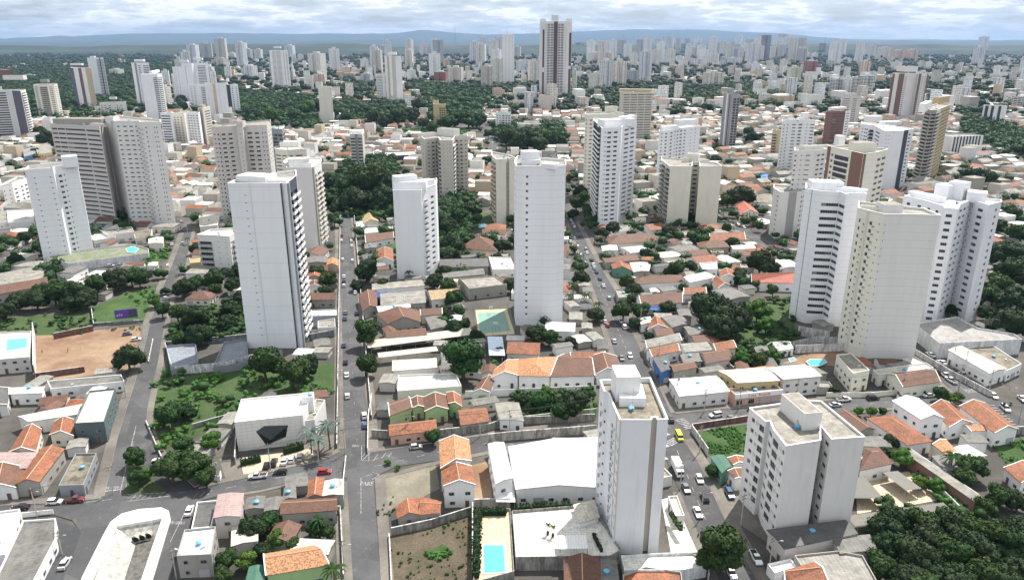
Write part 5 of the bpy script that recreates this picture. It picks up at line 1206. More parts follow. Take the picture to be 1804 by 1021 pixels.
# ---------------- walls between plots ----------------
for s, h, c in (('1218,760 1247,803', 2.6, 'S'), ('1218,757 1316,742', 2.2, 'N'), ('833,903 833,1025', 3.4, 'A'), ('835,899 899,897', 3.6, 'B'), ('690,943 760,928 832,905', 2.4, 'A'), ('686,945 690,1030', 1.2, 'A'), ('165,574 252,568', 1.4, 'H'),
        ('95,597 165,583', 2.6, 'N'), ('162,548 166,576', 1.8, 'A'), ('62,590 64,668', 6, 'W'), ('60,668 150,655', 2.4, 'N'), ('124,470 262,450', 3.6, 'W'), ('292,612 437,598', 2.6, 'H'), ('292,612 306,660', 2.4, 'H'), ('306,660 400,652 440,640', 3.4, 'W'),
        ('1484,618 1400,622', 3.4, 'W'), ('1361,620 1440,604 1484,606', 3., 'S'), ('1600,618 1670,660 1745,700', 2.4, 'S'), ('1380,855 1380,856', 1, 'S'), ('1660,740 1700,770 1804,765', 3, 'A'), ('1592,800 1720,888', 3.2, 'N'), ('1620,835 1690,905', 2.2, 'W'),
        ('655,770 690,772 773,770 860,760 893,748 1048,742', 2.8, 'A'), ('860,780 893,776 1050,764', 3.2, 'B'), ('893,750 1050,733', 3, 'M'), ('648,798 649,740 655,700', 1.8, 'W'), ('610,810 600,900 606,1020', 1.6, 'A'), ('600,360 594,790', 1.8, 'A'), ('624,380 655,740', 2., 'A'),
        ('415,818 418,755', 2.6, 'A'), ('340,755 410,735', 1.8, 'A'), ('345,842 388,848 390,838', 1.8, 'W'), ('1050,428 1100,436 1200,432', 3, 'S'), ('1160,575 1170,600 1204,605', 2.4, 'A'), ('1214,625 1300,650', 2.2, 'A'), ('1205,590 1290,655', 2.4, 'A'), ('270,600 262,640', 1, 'A'),
        ('540,577 592,572', 3.4, 'H'), ('545,600 590,592', 3, 'H'), ('1290,838 1300,840 1312,836', 3, 'S'), ('1215,990 1247,1008 1247,1030', 3, 'W'), ('700,603 770,590', 2.4, 'A'), ('775,655 860,670', 2.6, 'W'), ('820,700 895,697 1050,690', 2.6, 'W'), ('700,500 810,540', 2.2, 'A'),
        ('1455,700 1530,700 1660,688', 2., 'E'), ('1290,655 1370,602', 2, 'A'), ('1535,790 1500,840', 2, 'S'), ('1405,590 1460,600', 4.2, 'S'), ('0,915 95,905', 1.4, 'W'), ('310,980 385,1000 390,1030', 2.4, 'A'), ('500,908 600,905', 2.6, 'A'), ('440,900 500,925', 3, 'A'), ('258,745 285,808', 1.1, 'W')):
    g = gp(s)
    if math.dist(g[0], g[-1]) > 2: wallrun(s, h, c, kind='wall' if c in 'WE' and h < 3 else 'stain')
# grey ramp yard
platform('ramp_building', '293,612 345,607 350,640 302,655', 2.4, mat('grey coated deck', (.22, .25, .29), .8, 'deck', (.18, .2, .23), .6), wm('H'), 'low slate-grey deck building in the walled ramp yard', 'deck building')
platform('ramp_building', '395,605 436,598 437,640 375,650', 2.2, mat('grey coated deck', (.22, .25, .29)), wm('H'), 'slate-grey ramp deck beside the striped white tower', 'deck building')
m = M(); r = empty('stairway', (*G(385, 642), 0))
for i in range(16): m.box(i*1.05, (i+1)*1.05-.002, -1.1, 1.1, 0, .35+.16*i)
m.obj('steps', [wm('W')], r, rz=.35); thing(r, 'stairs', 'x', (400, 640), None, 'white zigzag stairway in the grey ramp yard')
# carports
for s, h, rc, f in (('1507,841 1523,840 1556,877 1506,883', 2.8, 'm', 'square striped carport beside the eight-storey grey block'), ('1557,835 1581,829 1623,860 1598,867', 2.8, 'm', 'far striped carport across the paved yard'), ('1487,911 1657,883 1682,902 1507,927', 2.6, 'm', 'long striped carport closing the paved yard'),
        ('648,601 833,581 837,589 648,613', 3.4, 'c', 'long upper striped carport behind the round tree'), ('665,623 773,609 772,618 667,630', 3.4, 'c', 'short lower striped carport beside the round tree'), ('855,596 885,593 890,626 862,628', 3., 'v', 'blue-grey ribbed carport just below the sports court'),
        ('872,854 905,852 908,884 874,887', 3., 'a', 'pale slatted canopy left of the big white warehouse')): carport([G(x, y, h) for x, y in px(s)], h, rc, f)
carport([G(x, y, 3) for x, y in px('970,962 1025,958 1036,982 985,983')], 5.6, 'a', 'white ribbed canopy at the front edge of the tiled terrace')
# hedges and shrubs
def hedge(s, w, h, z=0., final=None, mi=0, name='hedge'):
    P = [Vector(p) for p in gp(s, z)]; c = P[0]; R = np.random.RandomState(len(REG)); m = M(); iv, iff = ICO[1]
    for a, b in zip(P, P[1:]):
        L = (b-a).length; n = max(2, int(L*w*5))
        for i in range(n):
            t = R.rand(); p = a+(b-a)*t-c; nrm = Vector((-(b-a).y, (b-a).x)).normalized(); p = p+nrm*R.uniform(-.5, .5)*w; q = Vector((p.x, p.y, R.uniform(.1, 1)*h)); d = Vector(R.randn(3)).normalized()*.28; k = d.orthogonal().normalized()*.24; m.poly([q-d-k, q+d-k, q+d*.8+k, q-d*.9+k])
            for _ in range(2):
                q = Vector((p.x+R.uniform(-.3, .3), p.y+R.uniform(-.3, .3), h*R.uniform(.4, 1.05))); d = Vector(R.randn(3)).normalized()*.25; k = d.orthogonal().normalized()*.2; m.poly([q-d-k, q+d-k, q+d*.8+k, q-d*.9+k])
        e = (b-a).normalized(); nn = Vector((-e.y, e.x))*w*.38; m.prism([tuple(v) for v in (a-c-nn, b-c-nn, b-c+nn, a-c+nn)], 0, h*.75)
    r = m.obj(name, [leafmat(mi)], None, (*c, z), weld=False); thing(r, 'hedge' if name == 'hedge' else 'shrubs', 'clipped green hedge', PR(*c, h), None, final)
hedge('911,897 1006,891', 1.6, 1.5, 3.2, 'clipped dark hedge in a planter on the tiled terrace', 1)
hedge('1046,945 1060,972', .8, 1.4, 3.2, 'narrow hedge beside the tower on the tiled terrace', 1); hedge('842,905 840,950 838,1018', 2.2, 2.2, 2., 'leafy bed along the left side of the swimming pool', 1); hedge('845,906 892,905', 1.8, 2., 2., 'dark shrubs along the back of the pool deck', 1)
hedge('424,820 460,812', 1.6, 2.2, 0, 'dark shrub row left of the faceted black window', 1); hedge('500,800 535,790', 1.6, 2.6, 0, 'dark shrub row right of the faceted black window', 1); hedge('1181,905 1200,935', 1.2, 1.2, 2.7, 'shrubs beside the gatehouse of the foreground tower', 0)
for x, y, f in ((965, 941, 'left'), (974, 945, 'right')):
    g = G(x, y, 3.2); r = empty('potted_palm', (*g, 3.2)); m = M(); m.tube((0, 0, 0), (0, 0, .5), .28, .42, 12); m.tube((0, 0, .5), (0, 0, 1.), .42, .3, 12); m.obj('pot', [mat('dark glazed pot', (.04, .02, .02), .4)], r)
    a = link('stem', _pt, r, (0, 0, .95)); b = link('crown', PALM, r, (0, 0, .95)); a.scale = b.scale = (.33, .33, .33); thing(r, 'potted palm', 'x', (x, y), None, '%s of two palms in dark pots on the tiled terrace' % f)
# billboard
g = G(205, 570); g2 = G(245, 566); e = (Vector(g2)-Vector(g)); L = e.length; yw = math.atan2(e.y, e.x); bb = empty('billboard', (*g, 0), yw)
m = M(); m.box(0, L, -.1, .1, 2.2, 6.4); m.obj('panel', [mat('billboard purple', (.10, .05, .32), .6)], bb)
m = M(); m.box(L*.62, L*.95, -.13, -.101, 2.4, 6.2); m.obj('picture', [mat('billboard dark photo', (.05, .045, .07), .6)], bb)
for u in (.1, .37, .63, .9): m = M(); m.tube((0, 0, 0), (0, 0, 2.2), .12, .12, 6); m.obj('post', [FRAME()], bb, (L*u, .12, 0))
text('ATA', (L*.2, -.13, 3.4), (math.pi/2, 0, 0), 1.3, mat('white print', (.8, .8, .8)), 'lettering', bb); thing(bb, 'billboard', 'x', (225, 560), None, 'purple billboard on the wall beside the dirt lot')
# pink shop with its name board
s4 = px('1290,684 1376,675 1380,669 1296,676'); A_ = Vector(G(1293, 716)); B_ = Vector(G(1376, 707)); e = (B_-A_).normalized(); n = Vector((-e.y, e.x)); L = (B_-A_).length; yw = math.atan2(e.y, e.x)
sh = house([tuple(A_), tuple(B_), tuple(B_+n*5), tuple(A_+n*5)], 4.6, 'f', 's', 'I', final='pink shop with a white name board below the yellow building', name='shop', cat='shop', wins=0)
c = Vector(sh.location[:2]); a = A_-c
sb = M(); sb.box(0, L, -.35, -.05, 3.1, 4.9); sb.obj('sign_board', [mat('white sign', (.82, .82, .82))], sh, (a.x, a.y, 0), yw)
tp = a+e*L*.5+Vector((e.y, -e.x))*.4; text('Casa  Rosada', (tp.x, tp.y, 3.5), (math.pi/2, 0, yw), 1.35, mat('red lettering', (.45, .03, .03)), 'lettering', sh, .02, 'CENTER', 1.15)
for u in (.1, .35, .6, .85):
    q = a+e*L*u+Vector((e.y, -e.x))*.06; link('window' if u < .5 else 'door', window_mesh(2.2, 1.8) if u < .5 else door_mesh(1), sh, (q.x, q.y, .6 if u < .5 else 0.02), yw)
# shop front with grey shutters under the white metal roof
for x, y in ((1215, 716), (1232, 714), (1250, 712), (1268, 711)): pass
# yellow sign shop
wl = house([G(x, y, 5) for x, y in px('677,268 730,266 733,272 680,275')], 5, 'f', 'w', 'D', final='dark-fronted shop with a small yellow sign', name='shop', cat='shop', wins=0)
m = M(); m.box(-2.5, 2.5, -.1, .1, 0, 1.6); m.obj('sign_board', [mat('yellow sign', (.75, .45, .03))], wl, (-6, -9.5, 3))
# gable end sign wall, blue shop, red kiosk
house([G(x, y, 5) for x, y in px('1340,306 1353,305 1355,315 1341,316')], 5, 'f', 'l', 'L', final='small bright blue box building left of the maroon-framed block'); house([G(x, y, 5) for x, y in px('998,302 1006,302 1006,310 998,310')], 5, 'f', 'r', 'R', final='small red kiosk beside the upper diagonal street')
house([G(x, y, 7) for x, y in px('40,262 60,258 64,270 42,276')], 7, 'f', 's', 'L', final='blue-walled building at the left below the banded purple tower'); house([G(x, y, 8) for x, y in px('62,256 88,252 92,268 66,272')], 8, 'f', 's', 'Y', final='ochre-walled building at the left beside the blue one')
# shade sails and awnings seen as blue patches
for s in ('663,518 683,512 690,518 668,524', '1143,540 1170,538 1171,547 1146,549'):
    P = gp(s, 3.2); carport(P, 3., 'l', None, 'blue awning')
# ---------------- trees ----------------
TP_ = '''465,635,80,0 522,655,72,0 540,640,50,1 225,627,58,1 815,620,98,0 643,640,52,0 650,582,60,0 765,492,36,1 945,582,48,1 968,590,40,0 645,475,46,1 628,500,26,1 790,400,50,1 812,380,44,0 778,385,40,1 798,425,50,1 825,368,38,1 775,360,34,0 785,445,34,1 885,430,36,1 905,420,30,1 876,452,24,1
645,312,85,0 625,345,60,1 672,348,56,1 612,330,50,0 688,318,40,1 575,315,40,1 572,345,40,1 588,385,30,0 590,365,26,1 1253,538,85,1 1288,555,80,1 1268,570,70,1 1335,545,50,2 1350,570,40,2 1340,458,58,1 1305,340,55,1 1282,350,36,0 1180,405,36,1 1232,410,30,1 1098,545,46,0 1128,548,44,0 1120,565,30,1 1253,827,34,0 1270,958,104,0 1245,985,60,0
1560,930,66,1 1590,960,76,1 1555,990,70,0 1640,945,80,1 1700,950,76,1 1750,935,74,0 1800,930,76,1 1690,1015,80,1 1765,1020,84,1 1630,1035,80,0 1580,905,70,1 1630,915,74,0 1675,915,66,1 1710,925,60,0 1570,960,70,1 1620,975,86,1 1675,975,80,0 1730,965,76,1 1780,950,70,0 1600,1015,80,1 1660,1015,80,1 1730,1010,80,0 1790,1000,70,1 1765,870,56,0 1795,880,50,1 1735,888,44,0 1715,818,56,3 1700,840,44,3 1572,775,34,1 1560,795,34,1 1588,805,42,2 1650,855,32,2 1620,850,30,2
1775,440,70,1 1790,470,80,1 1765,495,60,0 1795,520,80,1 1750,520,50,0 1780,560,80,1 1740,548,36,1 1760,395,34,1 1800,410,50,0 30,525,46,1 62,522,50,1 95,515,54,0 128,512,56,1 150,520,50,1 170,500,46,0 205,487,52,1 230,485,44,0 8,545,40,1 245,490,36,0 120,530,40,1
322,505,40,1 345,500,34,3 380,490,48,0 410,500,34,1 312,548,46,0 342,555,52,1 285,545,36,0 350,585,50,1 405,540,44,1 425,520,34,1 398,565,40,1 270,530,28,2 320,595,36,0 290,510,20,1 420,470,30,1 437,560,24,1
300,728,62,0 325,720,40,1 300,818,74,0 345,812,78,0 370,775,44,2 320,780,48,0 362,840,50,0 237,805,40,3 240,842,36,3 258,835,26,2 445,925,58,1 470,912,50,0 400,985,48,0 432,985,44,2 488,950,40,2 518,960,40,5 555,930,40,3 395,1015,50,0 575,935,34,0 460,965,40,1
763,768,38,0 850,702,20,2 918,700,32,1 952,705,50,0 1008,705,62,1 985,722,46,0 935,718,30,1 965,690,30,2 1035,700,36,0 862,712,18,2 1005,600,24,1 700,822,14,2 683,812,14,2 1305,665,18,2 1150,560,20,1 1142,590,20,1 1165,662,18,2 1512,724,20,2 1535,724,22,2 1556,722,20,0 1470,685,24,1 1656,690,34,0 1676,700,24,2 1690,698,20,2
1310,630,34,2 1340,632,40,0 1362,625,28,2 1285,632,30,0 1330,500,24,0 1302,487,28,1 1195,470,40,0 1215,465,30,1 1180,475,26,1 1165,490,24,0 1080,400,30,1 1060,408,24,1 1015,355,34,0 1022,335,30,1 1010,375,24,1 1030,345,30,0 1150,395,20,1 1115,385,18,0 840,590,30,1 800,575,36,1 820,570,30,0 790,560,24,1 733,582,20,1 880,615,22,0 900,640,24,2 870,640,20,2
1270,290,18,1 1262,278,22,1 1325,240,26,1 1341,240,20,1 1320,230,24,0 892,240,46,0 912,248,40,1 930,245,50,1 950,250,44,0 970,242,40,0 985,248,30,1 875,275,24,1 858,280,24,0 1390,335,26,0 1375,330,24,1 1430,298,30,1 1570,318,24,2 1585,315,22,1 1720,310,46,1 1745,312,36,0 1755,325,30,1 1600,345,20,0 1785,375,34,0
745,215,30,0 760,225,30,0 800,205,36,0 825,205,40,0 845,210,30,1 725,200,36,1 740,180,34,1 700,205,40,0 680,210,34,1 655,205,36,0 640,195,30,1 610,205,30,0 590,195,30,0 560,185,30,1 540,190,34,2 520,200,30,0 500,185,26,1 480,200,30,2 460,190,26,0 445,200,30,1 790,215,34,0 770,195,30,1 860,235,20,0 80,240,34,1 100,250,26,0 70,230,26,1 60,265,20,0'''
for q in TP_.split():
    x, y, w, k = q.split(','); tree_px(float(x), float(y), float(w), int(k))
for q in '1010,500,1.15 1033,520,1.1 1055,535,.9 1003,520,.9 1275,368,1.1 1286,370,1.1 1265,375,.9 1380,400,.9 222,480,1 588,1003,1 560,915,.9 720,480,.9 637,418,.8 1680,805,1.1 1345,620,.9 330,420,.7 305,385,.8 770,330,.7 1160,320,.6 795,355,.6'.split():
    x, y, s = map(float, q.split(',')); palm_px(x, y, s)
palm_px(545, 760, 1.25, True); palm_px(578, 750, 1.35, True); palm_px(560, 775, 1.1, True)
# ---------------- cars ----------------
def cars(s, a, b, z=.06):
    for q in s.split():
        x, y, k = q.split(','); x, y = float(x), float(y); g = G(x, y); p1, p2 = Vector(G(*a)), Vector(G(*b)); d = p2-p1; hd = math.atan2(d.y, d.x)
        if k[-1] == '-': hd += math.pi
        car(*g, hd+random.uniform(-.03, .03), k[0], k[1], z=ZL[0]+.01, near=y > 560)
cars('601,368,hs 601,375,hw 601,381,sw 601,388,hw 601,394,sw 601,400,hs 613,366,sb 613,372,sk 614,378,ss 614,384,hb 602,416,sr 602,426,hw 619,426,sw 620,435,sw 604,459,hw 621,461,hw 606,489,sw 606,498,sk 606,505,hw 624,496,sk 624,502,sg 625,508,sb 626,517,sw 609,553,sg 608,563,sb 629,554,sk 609,640,sk 611,663,sw 642,735,uw 643,752,hb 606,610,sb 612,700,hw', (605, 600), (603, 400))
cars('1002,383,sw 1006,389,sw 1009,395,ss 1012,401,hw 1012,421,sw 1021,417,sb 1005,427,sw 1007,435,ss 1009,441,sw 1012,447,sg 1018,436,hw 1032,440,hs 1034,447,sw 1023,451,hw 1019,461,hw 1032,465,hs 1042,460,sk 1045,468,sw 1047,474,ss 1051,481,sb 1057,493,sb 1063,505,sw 1073,527,hs 1060,553,sw 1063,562,hw 1066,569,ss 1070,575,hr 1094,567,sw 1100,578,uw 1082,603,ss 1095,633,sg- 1110,629,hw- 1153,650,sw', (1060, 520), (1010, 400))
cars('1196,772,vy- 1193,832,tw- 1208,863,sg- 1232,847,hw- 1229,906,sw- 1331,986,pw- 1288,1013,hw- 1181,742,hk 1241,880,hk', (1230, 880), (1185, 780))
cars('1261,734,uw- 1290,739,hg', (1210, 745), (1320, 730)); cars('1486,707,pw 1471,716,ss 1537,704,uk 1591,702,sw 1637,699,sw', (1450, 718), (1640, 700)); cars('1639,627,sw 1659,641,sw 1675,652,sk 1697,664,pg 1666,665,pw 1675,673,pw 1653,658,hk', (1700, 665), (1630, 620)); cars('1770,722,uw 1800,705,sw 1750,700,hw', (1740, 700), (1804, 760))
cars('97,887,hw 132,884,pm 37,897,sk- 455,842,pw- 494,835,hk- 572,834,hr', (60, 892), (140, 886)); cars('501,815,sw 514,812,hw 529,808,hs 470,823,hk 483,818,uk', (500, 822), (505, 800)); cars('334,903,sw 115,996,ss 274,817,hw', (300, 985), (335, 900)); cars('733,790,hs 925,771,uw 1008,757,sk', (700, 800), (900, 778)); cars('1321,571,vw 1285,873,ub', (1310, 560), (1330, 580))
cars('303,394,hw 320,392,hs 341,389,sw 300,441,sk 303,432,sw 145,479,vw 170,478,hk 308,372,sw 322,430,hs 296,470,hw 292,527,hs', (300, 470), (325, 400))
cars('1272,386,hw 1285,391,sk 1299,396,sw 1268,375,sb 1366,437,hr 1374,443,sg 1384,452,ss 1392,462,hw 1398,468,hg 1310,402,hs', (1255, 378), (1420, 470)); cars('1208,451,sb 1216,450,sg 1224,450,ss 1232,450,sk 1240,449,hb 1247,449,hs', (1210, 460), (1212, 445))
cars('860,244,ss 868,252,hw 876,262,sw 884,270,sk 850,235,hr 962,285,hw 976,298,sw 985,310,hs', (850, 232), (895, 285)); cars('20,440,sw 30,436,hw 40,431,ss 52,376,sw 45,384,hw 58,370,ss 30,392,sr 22,455,hk 15,398,hg', (0, 455), (60, 430)); cars('667,266,sk 660,272,hw 690,300,uw 700,296,hs 718,280,sw', (660, 272), (700, 270))
cars('225,590,hg 240,600,hw 150,478,sb 195,470,hs 205,467,hw', (200, 470), (240, 466))
# ---------------- poles, lamps, wires ----------------
def pole(x, y, h=9., lamp=0):
    g = G(x, y); r = empty('utility_pole', (*g, 0)); m = M(); m.tube((0, 0, 0), (0, 0, h), .17, .10, 8); m.obj('post', [CONC], r)
    m = M(); m.box(-1., 1., -.06, .06, h-.5, h-.38); m.box(-.8, .8, -.06, .06, h-1.4, h-1.3); m.obj('crossarm', [mat('old wood', (.12, .09, .07))], r, rz=.6)
    if lamp: m = M(); m.tube((0, 0, h-1.6), (1.8, -.4, h-.8), .05, .04, 6); m.box(1.6, 2.3, -.55, -.3, h-.86, h-.74); m.obj('lamp_arm', [FRAME()], r)
    if lamp > 1: m = M(); m.tube((.35, 0, h-2.8), (.35, 0, h-1.9), .28, .28, 10); m.obj('transformer', [FRAME()], r)
    thing(r, 'utility pole', 'concrete utility pole', (x, y)); return (g[0], g[1], h)
def wires(P, n=3):
    m = M(); c = P[0]
    for a, b in zip(P, P[1:]):
        for k in range(n):
            o = -.7+.7*k; pr = None
            for i in range(7):
                t = i/6; p = (a[0]+(b[0]-a[0])*t+o-c[0], a[1]+(b[1]-a[1])*t-c[1], a[2]-.35+(b[2]-a[2])*t-1.0*4*t*(1-t)*.6)
                if pr: m.tube(pr, p, .022, .022, 3, 0, False)
                pr = p
    o = m.obj('overhead_wires', [mat('black cable', (.02, .02, .02))], None, (c[0], c[1], 0), weld=False); o['kind'] = 'thing'
    thing(o, 'overhead wires', 'sagging black overhead wires', PR(*P[len(P)//2]))
wires([pole(*q) for q in ((607, 1010, 9.5, 1), (602, 880, 9.5, 0), (598, 780, 9.5, 2), (596, 690, 9.5, 1), (595, 610, 9, 0), (594, 545, 9, 1), (592, 490, 9, 0), (591, 440, 9, 1), (590, 400, 9, 0))], 3)
wires([pole(*q) for q in ((1355, 1000, 9, 2), (1305, 925, 9.5, 1), (1232, 798, 9.5, 1), (1192, 700, 9.5, 2), (1160, 640, 9, 0), (1128, 575, 9, 1), (1095, 510, 9, 0), (1062, 445, 9, 1))], 3)
wires([pole(*q) for q in ((1235, 912, 9, 1), (1198, 862, 9, 0))], 2)
wires([pole(*q) for q in ((66, 910, 9, 1), (200, 870, 9, 0), (384, 852, 9, 2), (477, 828, 9, 0), (562, 818, 11, 1), (608, 800, 9, 0), (720, 772, 9, 1), (846, 770, 9, 0), (898, 765, 9, 2), (1040, 742, 9, 0))], 3)
wires([pole(*q) for q in ((1240, 727, 9, 2), (1302, 720, 8, 1), (1402, 706, 9, 1), (1588, 694, 9, 0), (1690, 680, 9, 1), (1770, 720, 9, 1))], 3)
wires([pole(*q) for q in ((1678, 640, 8, 0), (1698, 655, 9, 1), (1742, 690, 9, 0))], 2)
wires([pole(*q) for q in ((222, 700, 8.5, 1), (238, 650, 8.5, 0), (252, 600, 8.5, 1), (275, 530, 8.5, 0), (313, 490, 8.5, 1), (332, 420, 8.5, 0))], 2)
pole(311, 1018, 8, 1); pole(110, 977, 7, 1)
g = G(1795, 740); r = empty('traffic_light', (*g, 0)); m = M(); m.tube((0, 0, 0), (0, 0, 5.6), .12, .09, 8); m.tube((0, 0, 5.4), (-6., 1., 5.9), .08, .06, 6); m.obj('post', [FRAME()], r)
for x in (-5.6, -3.4):
    m = M(); m.box(x-.35, x+.35, .75, .98, 4.9, 6.2); m.obj('signal_head', [mat('black signal housing', (.02, .02, .02))], r)
thing(r, 'traffic light', 'x', (1790, 700), None, 'traffic light with two dark signal heads at the far right junction')
# a few people and a rider
def human(name, final, x, y, pose, cloth, z=.05, head=0.):
    g = G(x, y); r = empty(name, (*g, z), head); J = pose; me = D.meshes.new('body'); v = [p[0] for p in J]; ed = [(p[1], i) for i, p in enumerate(J) if p[1] >= 0]
    me.from_pydata(v, ed, []); me.materials.append(mat('clothes '+cloth, dict(red=(.35, .05, .04), white=(.6, .6, .6), blue=(.06, .1, .25), black=(.03, .03, .03))[cloth])); o = link('body', me, r)
    sk = o.modifiers.new('s', 'SKIN'); sv = me.skin_vertices[0].data if me.skin_vertices else None
    if sv is None:
        bpy.context.view_layer.objects.active = o; bpy.ops.mesh.customdata_skin_add() if not me.skin_vertices else None; sv = me.skin_vertices[0].data
    for i, p in enumerate(J): sv[i].radius = (p[2], p[2])
    sv[0].use_root = True; o.modifiers.new('d', 'SUBSURF').levels = 1
    hd = M(); 
    iv, iff = ICO[2]; hc = J[3][0]; hd.v = [(hc[0]+a[0]*.10, hc[1]+a[1]*.11, hc[2]+.16+a[2]*.13) for a in iv]; hd.f = [tuple(map(int, q)) for q in iff]; hd.m = [0]*len(iff); hd.uv = [(0, 0)]*len(iff)*3
    hd.obj('hair', [mat('dark hair', (.03, .02, .015))], r, weld=False); thing(r, 'person', 'x', (x, y), None, final); return r
def stand(b=0.):
    return [((0, 0, .95), -1, .13), ((0, b*.2, 1.2), 0, .13), ((0, b*.42, 1.42), 1, .14), ((0, b*.55, 1.56), 2, .06), ((.1, 0, .9), 0, .1), ((.12, .05, .5), 4, .07), ((.12, 0, .06), 5, .05), ((-.1, 0, .9), 0, .1), ((-.14, -.1, .5), 7, .07), ((-.14, -.12, .06), 8, .05),
            ((.2, b*.42, 1.4), 2, .06), ((.26, b*.5+.05, 1.12), 10, .045), ((.24, b*.6+.2, .9), 11, .035), ((-.2, b*.42, 1.4), 2, .06), ((-.27, b*.5, 1.12), 13, .045), ((-.24, b*.6+.1, .88), 14, .035)]
human('person', 'person in red bending over the ground in the dirt lot', 120, 620, stand(1.), 'red'); human('person', 'person in white standing in the middle of the dirt lot', 143, 616, stand(.1), 'white'); human('person', 'person in red walking at the left edge of the dirt lot', 75, 623, stand(.2), 'red')
def sit():
    return [((0, 0, .85), -1, .13), ((.05, 0, 1.1), 0, .13), ((.12, 0, 1.32), 1, .14), ((.16, 0, 1.46), 2, .06), ((.05, .12, .85), 0, .1), ((.42, .18, .8), 4, .07), ((.35, .18, .38), 5, .05), ((.05, -.12, .85), 0, .1), ((.42, -.18, .8), 7, .07), ((.35, -.18, .38), 8, .05),
            ((.12, .2, 1.3), 2, .06), ((.3, .26, 1.1), 10, .045), ((.55, .28, 1.05), 11, .035), ((.12, -.2, 1.3), 2, .06), ((.3, -.26, 1.1), 13, .045), ((.55, -.28, 1.05), 14, .035)]
for x, y, hd, f in ((1320, 724, 3.2, 'on the road by the pink shop'), (1183, 744, 1.9, 'at the junction beside the foreground tower')):
    g = G(x, y); r = empty('motorcycle', (*g, .1), hd); t = M()
    for dx in (-.65, .65):
        w = M(); w.tube((0, -.06, 0), (0, .06, 0), .31, .31, 14); w.obj('wheel', [mat('tyre rubber', (.02, .02, .02), .9)], r, (dx, 0, .31))
    prof(t, [(-.6, .5), (.3, .4), (.5, .95), (.3, 1.), (.1, .8), (-.7, .82)], .14, 0); t.tube((.65, 0, .31), (.42, 0, 1.), .04, .04, 6); t.tube((.4, -.35, 1.03), (.4, .35, 1.03), .025, .025, 6); t.obj('frame', [mat('black car paint', (.02, .02, .025), .3)], r)
    thing(r, 'motorcycle', 'x', (x, y), None, 'black motorcycle with a rider '+f); human('person', 'rider in dark clothes seated on the motorcycle '+f, x, y, sit(), 'black', .1, hd)
# ---------------- far towers ----------------
FP = [mat('far facade %d' % i, c, .85, 'facade', c2, sc) for i, (c, c2, sc) in enumerate((((.78, .79, .80), None, 1.), ((.72, .70, .64), None, 1.), ((.60, .57, .52), (.45, .42, .38), 1.), ((.74, .75, .77), (.30, .32, .36), 1.), ((.76, .74, .70), (.48, .30, .16), 1.),
      ((.48, .46, .45), None, 1.), ((.40, .44, .48), None, 1.2), ((.62, .42, .32), (.75, .72, .68), 1.), ((.25, .27, .31), None, 1.), ((.70, .69, .66), (.56, .5, .4), 1.), ((.55, .60, .42), (.6, .6, .58), 1.), ((.30, .12, .10), None, 1.)))]
FB = mat('far bands', (.75, .75, .75), .85, 'bands')
FN = ['white', 'cream', 'beige grey', 'white and grey striped', 'white and tan striped', 'taupe', 'blue-grey', 'salmon', 'dark grey', 'pale ribbed', 'olive and grey', 'dark red', 'white banded']
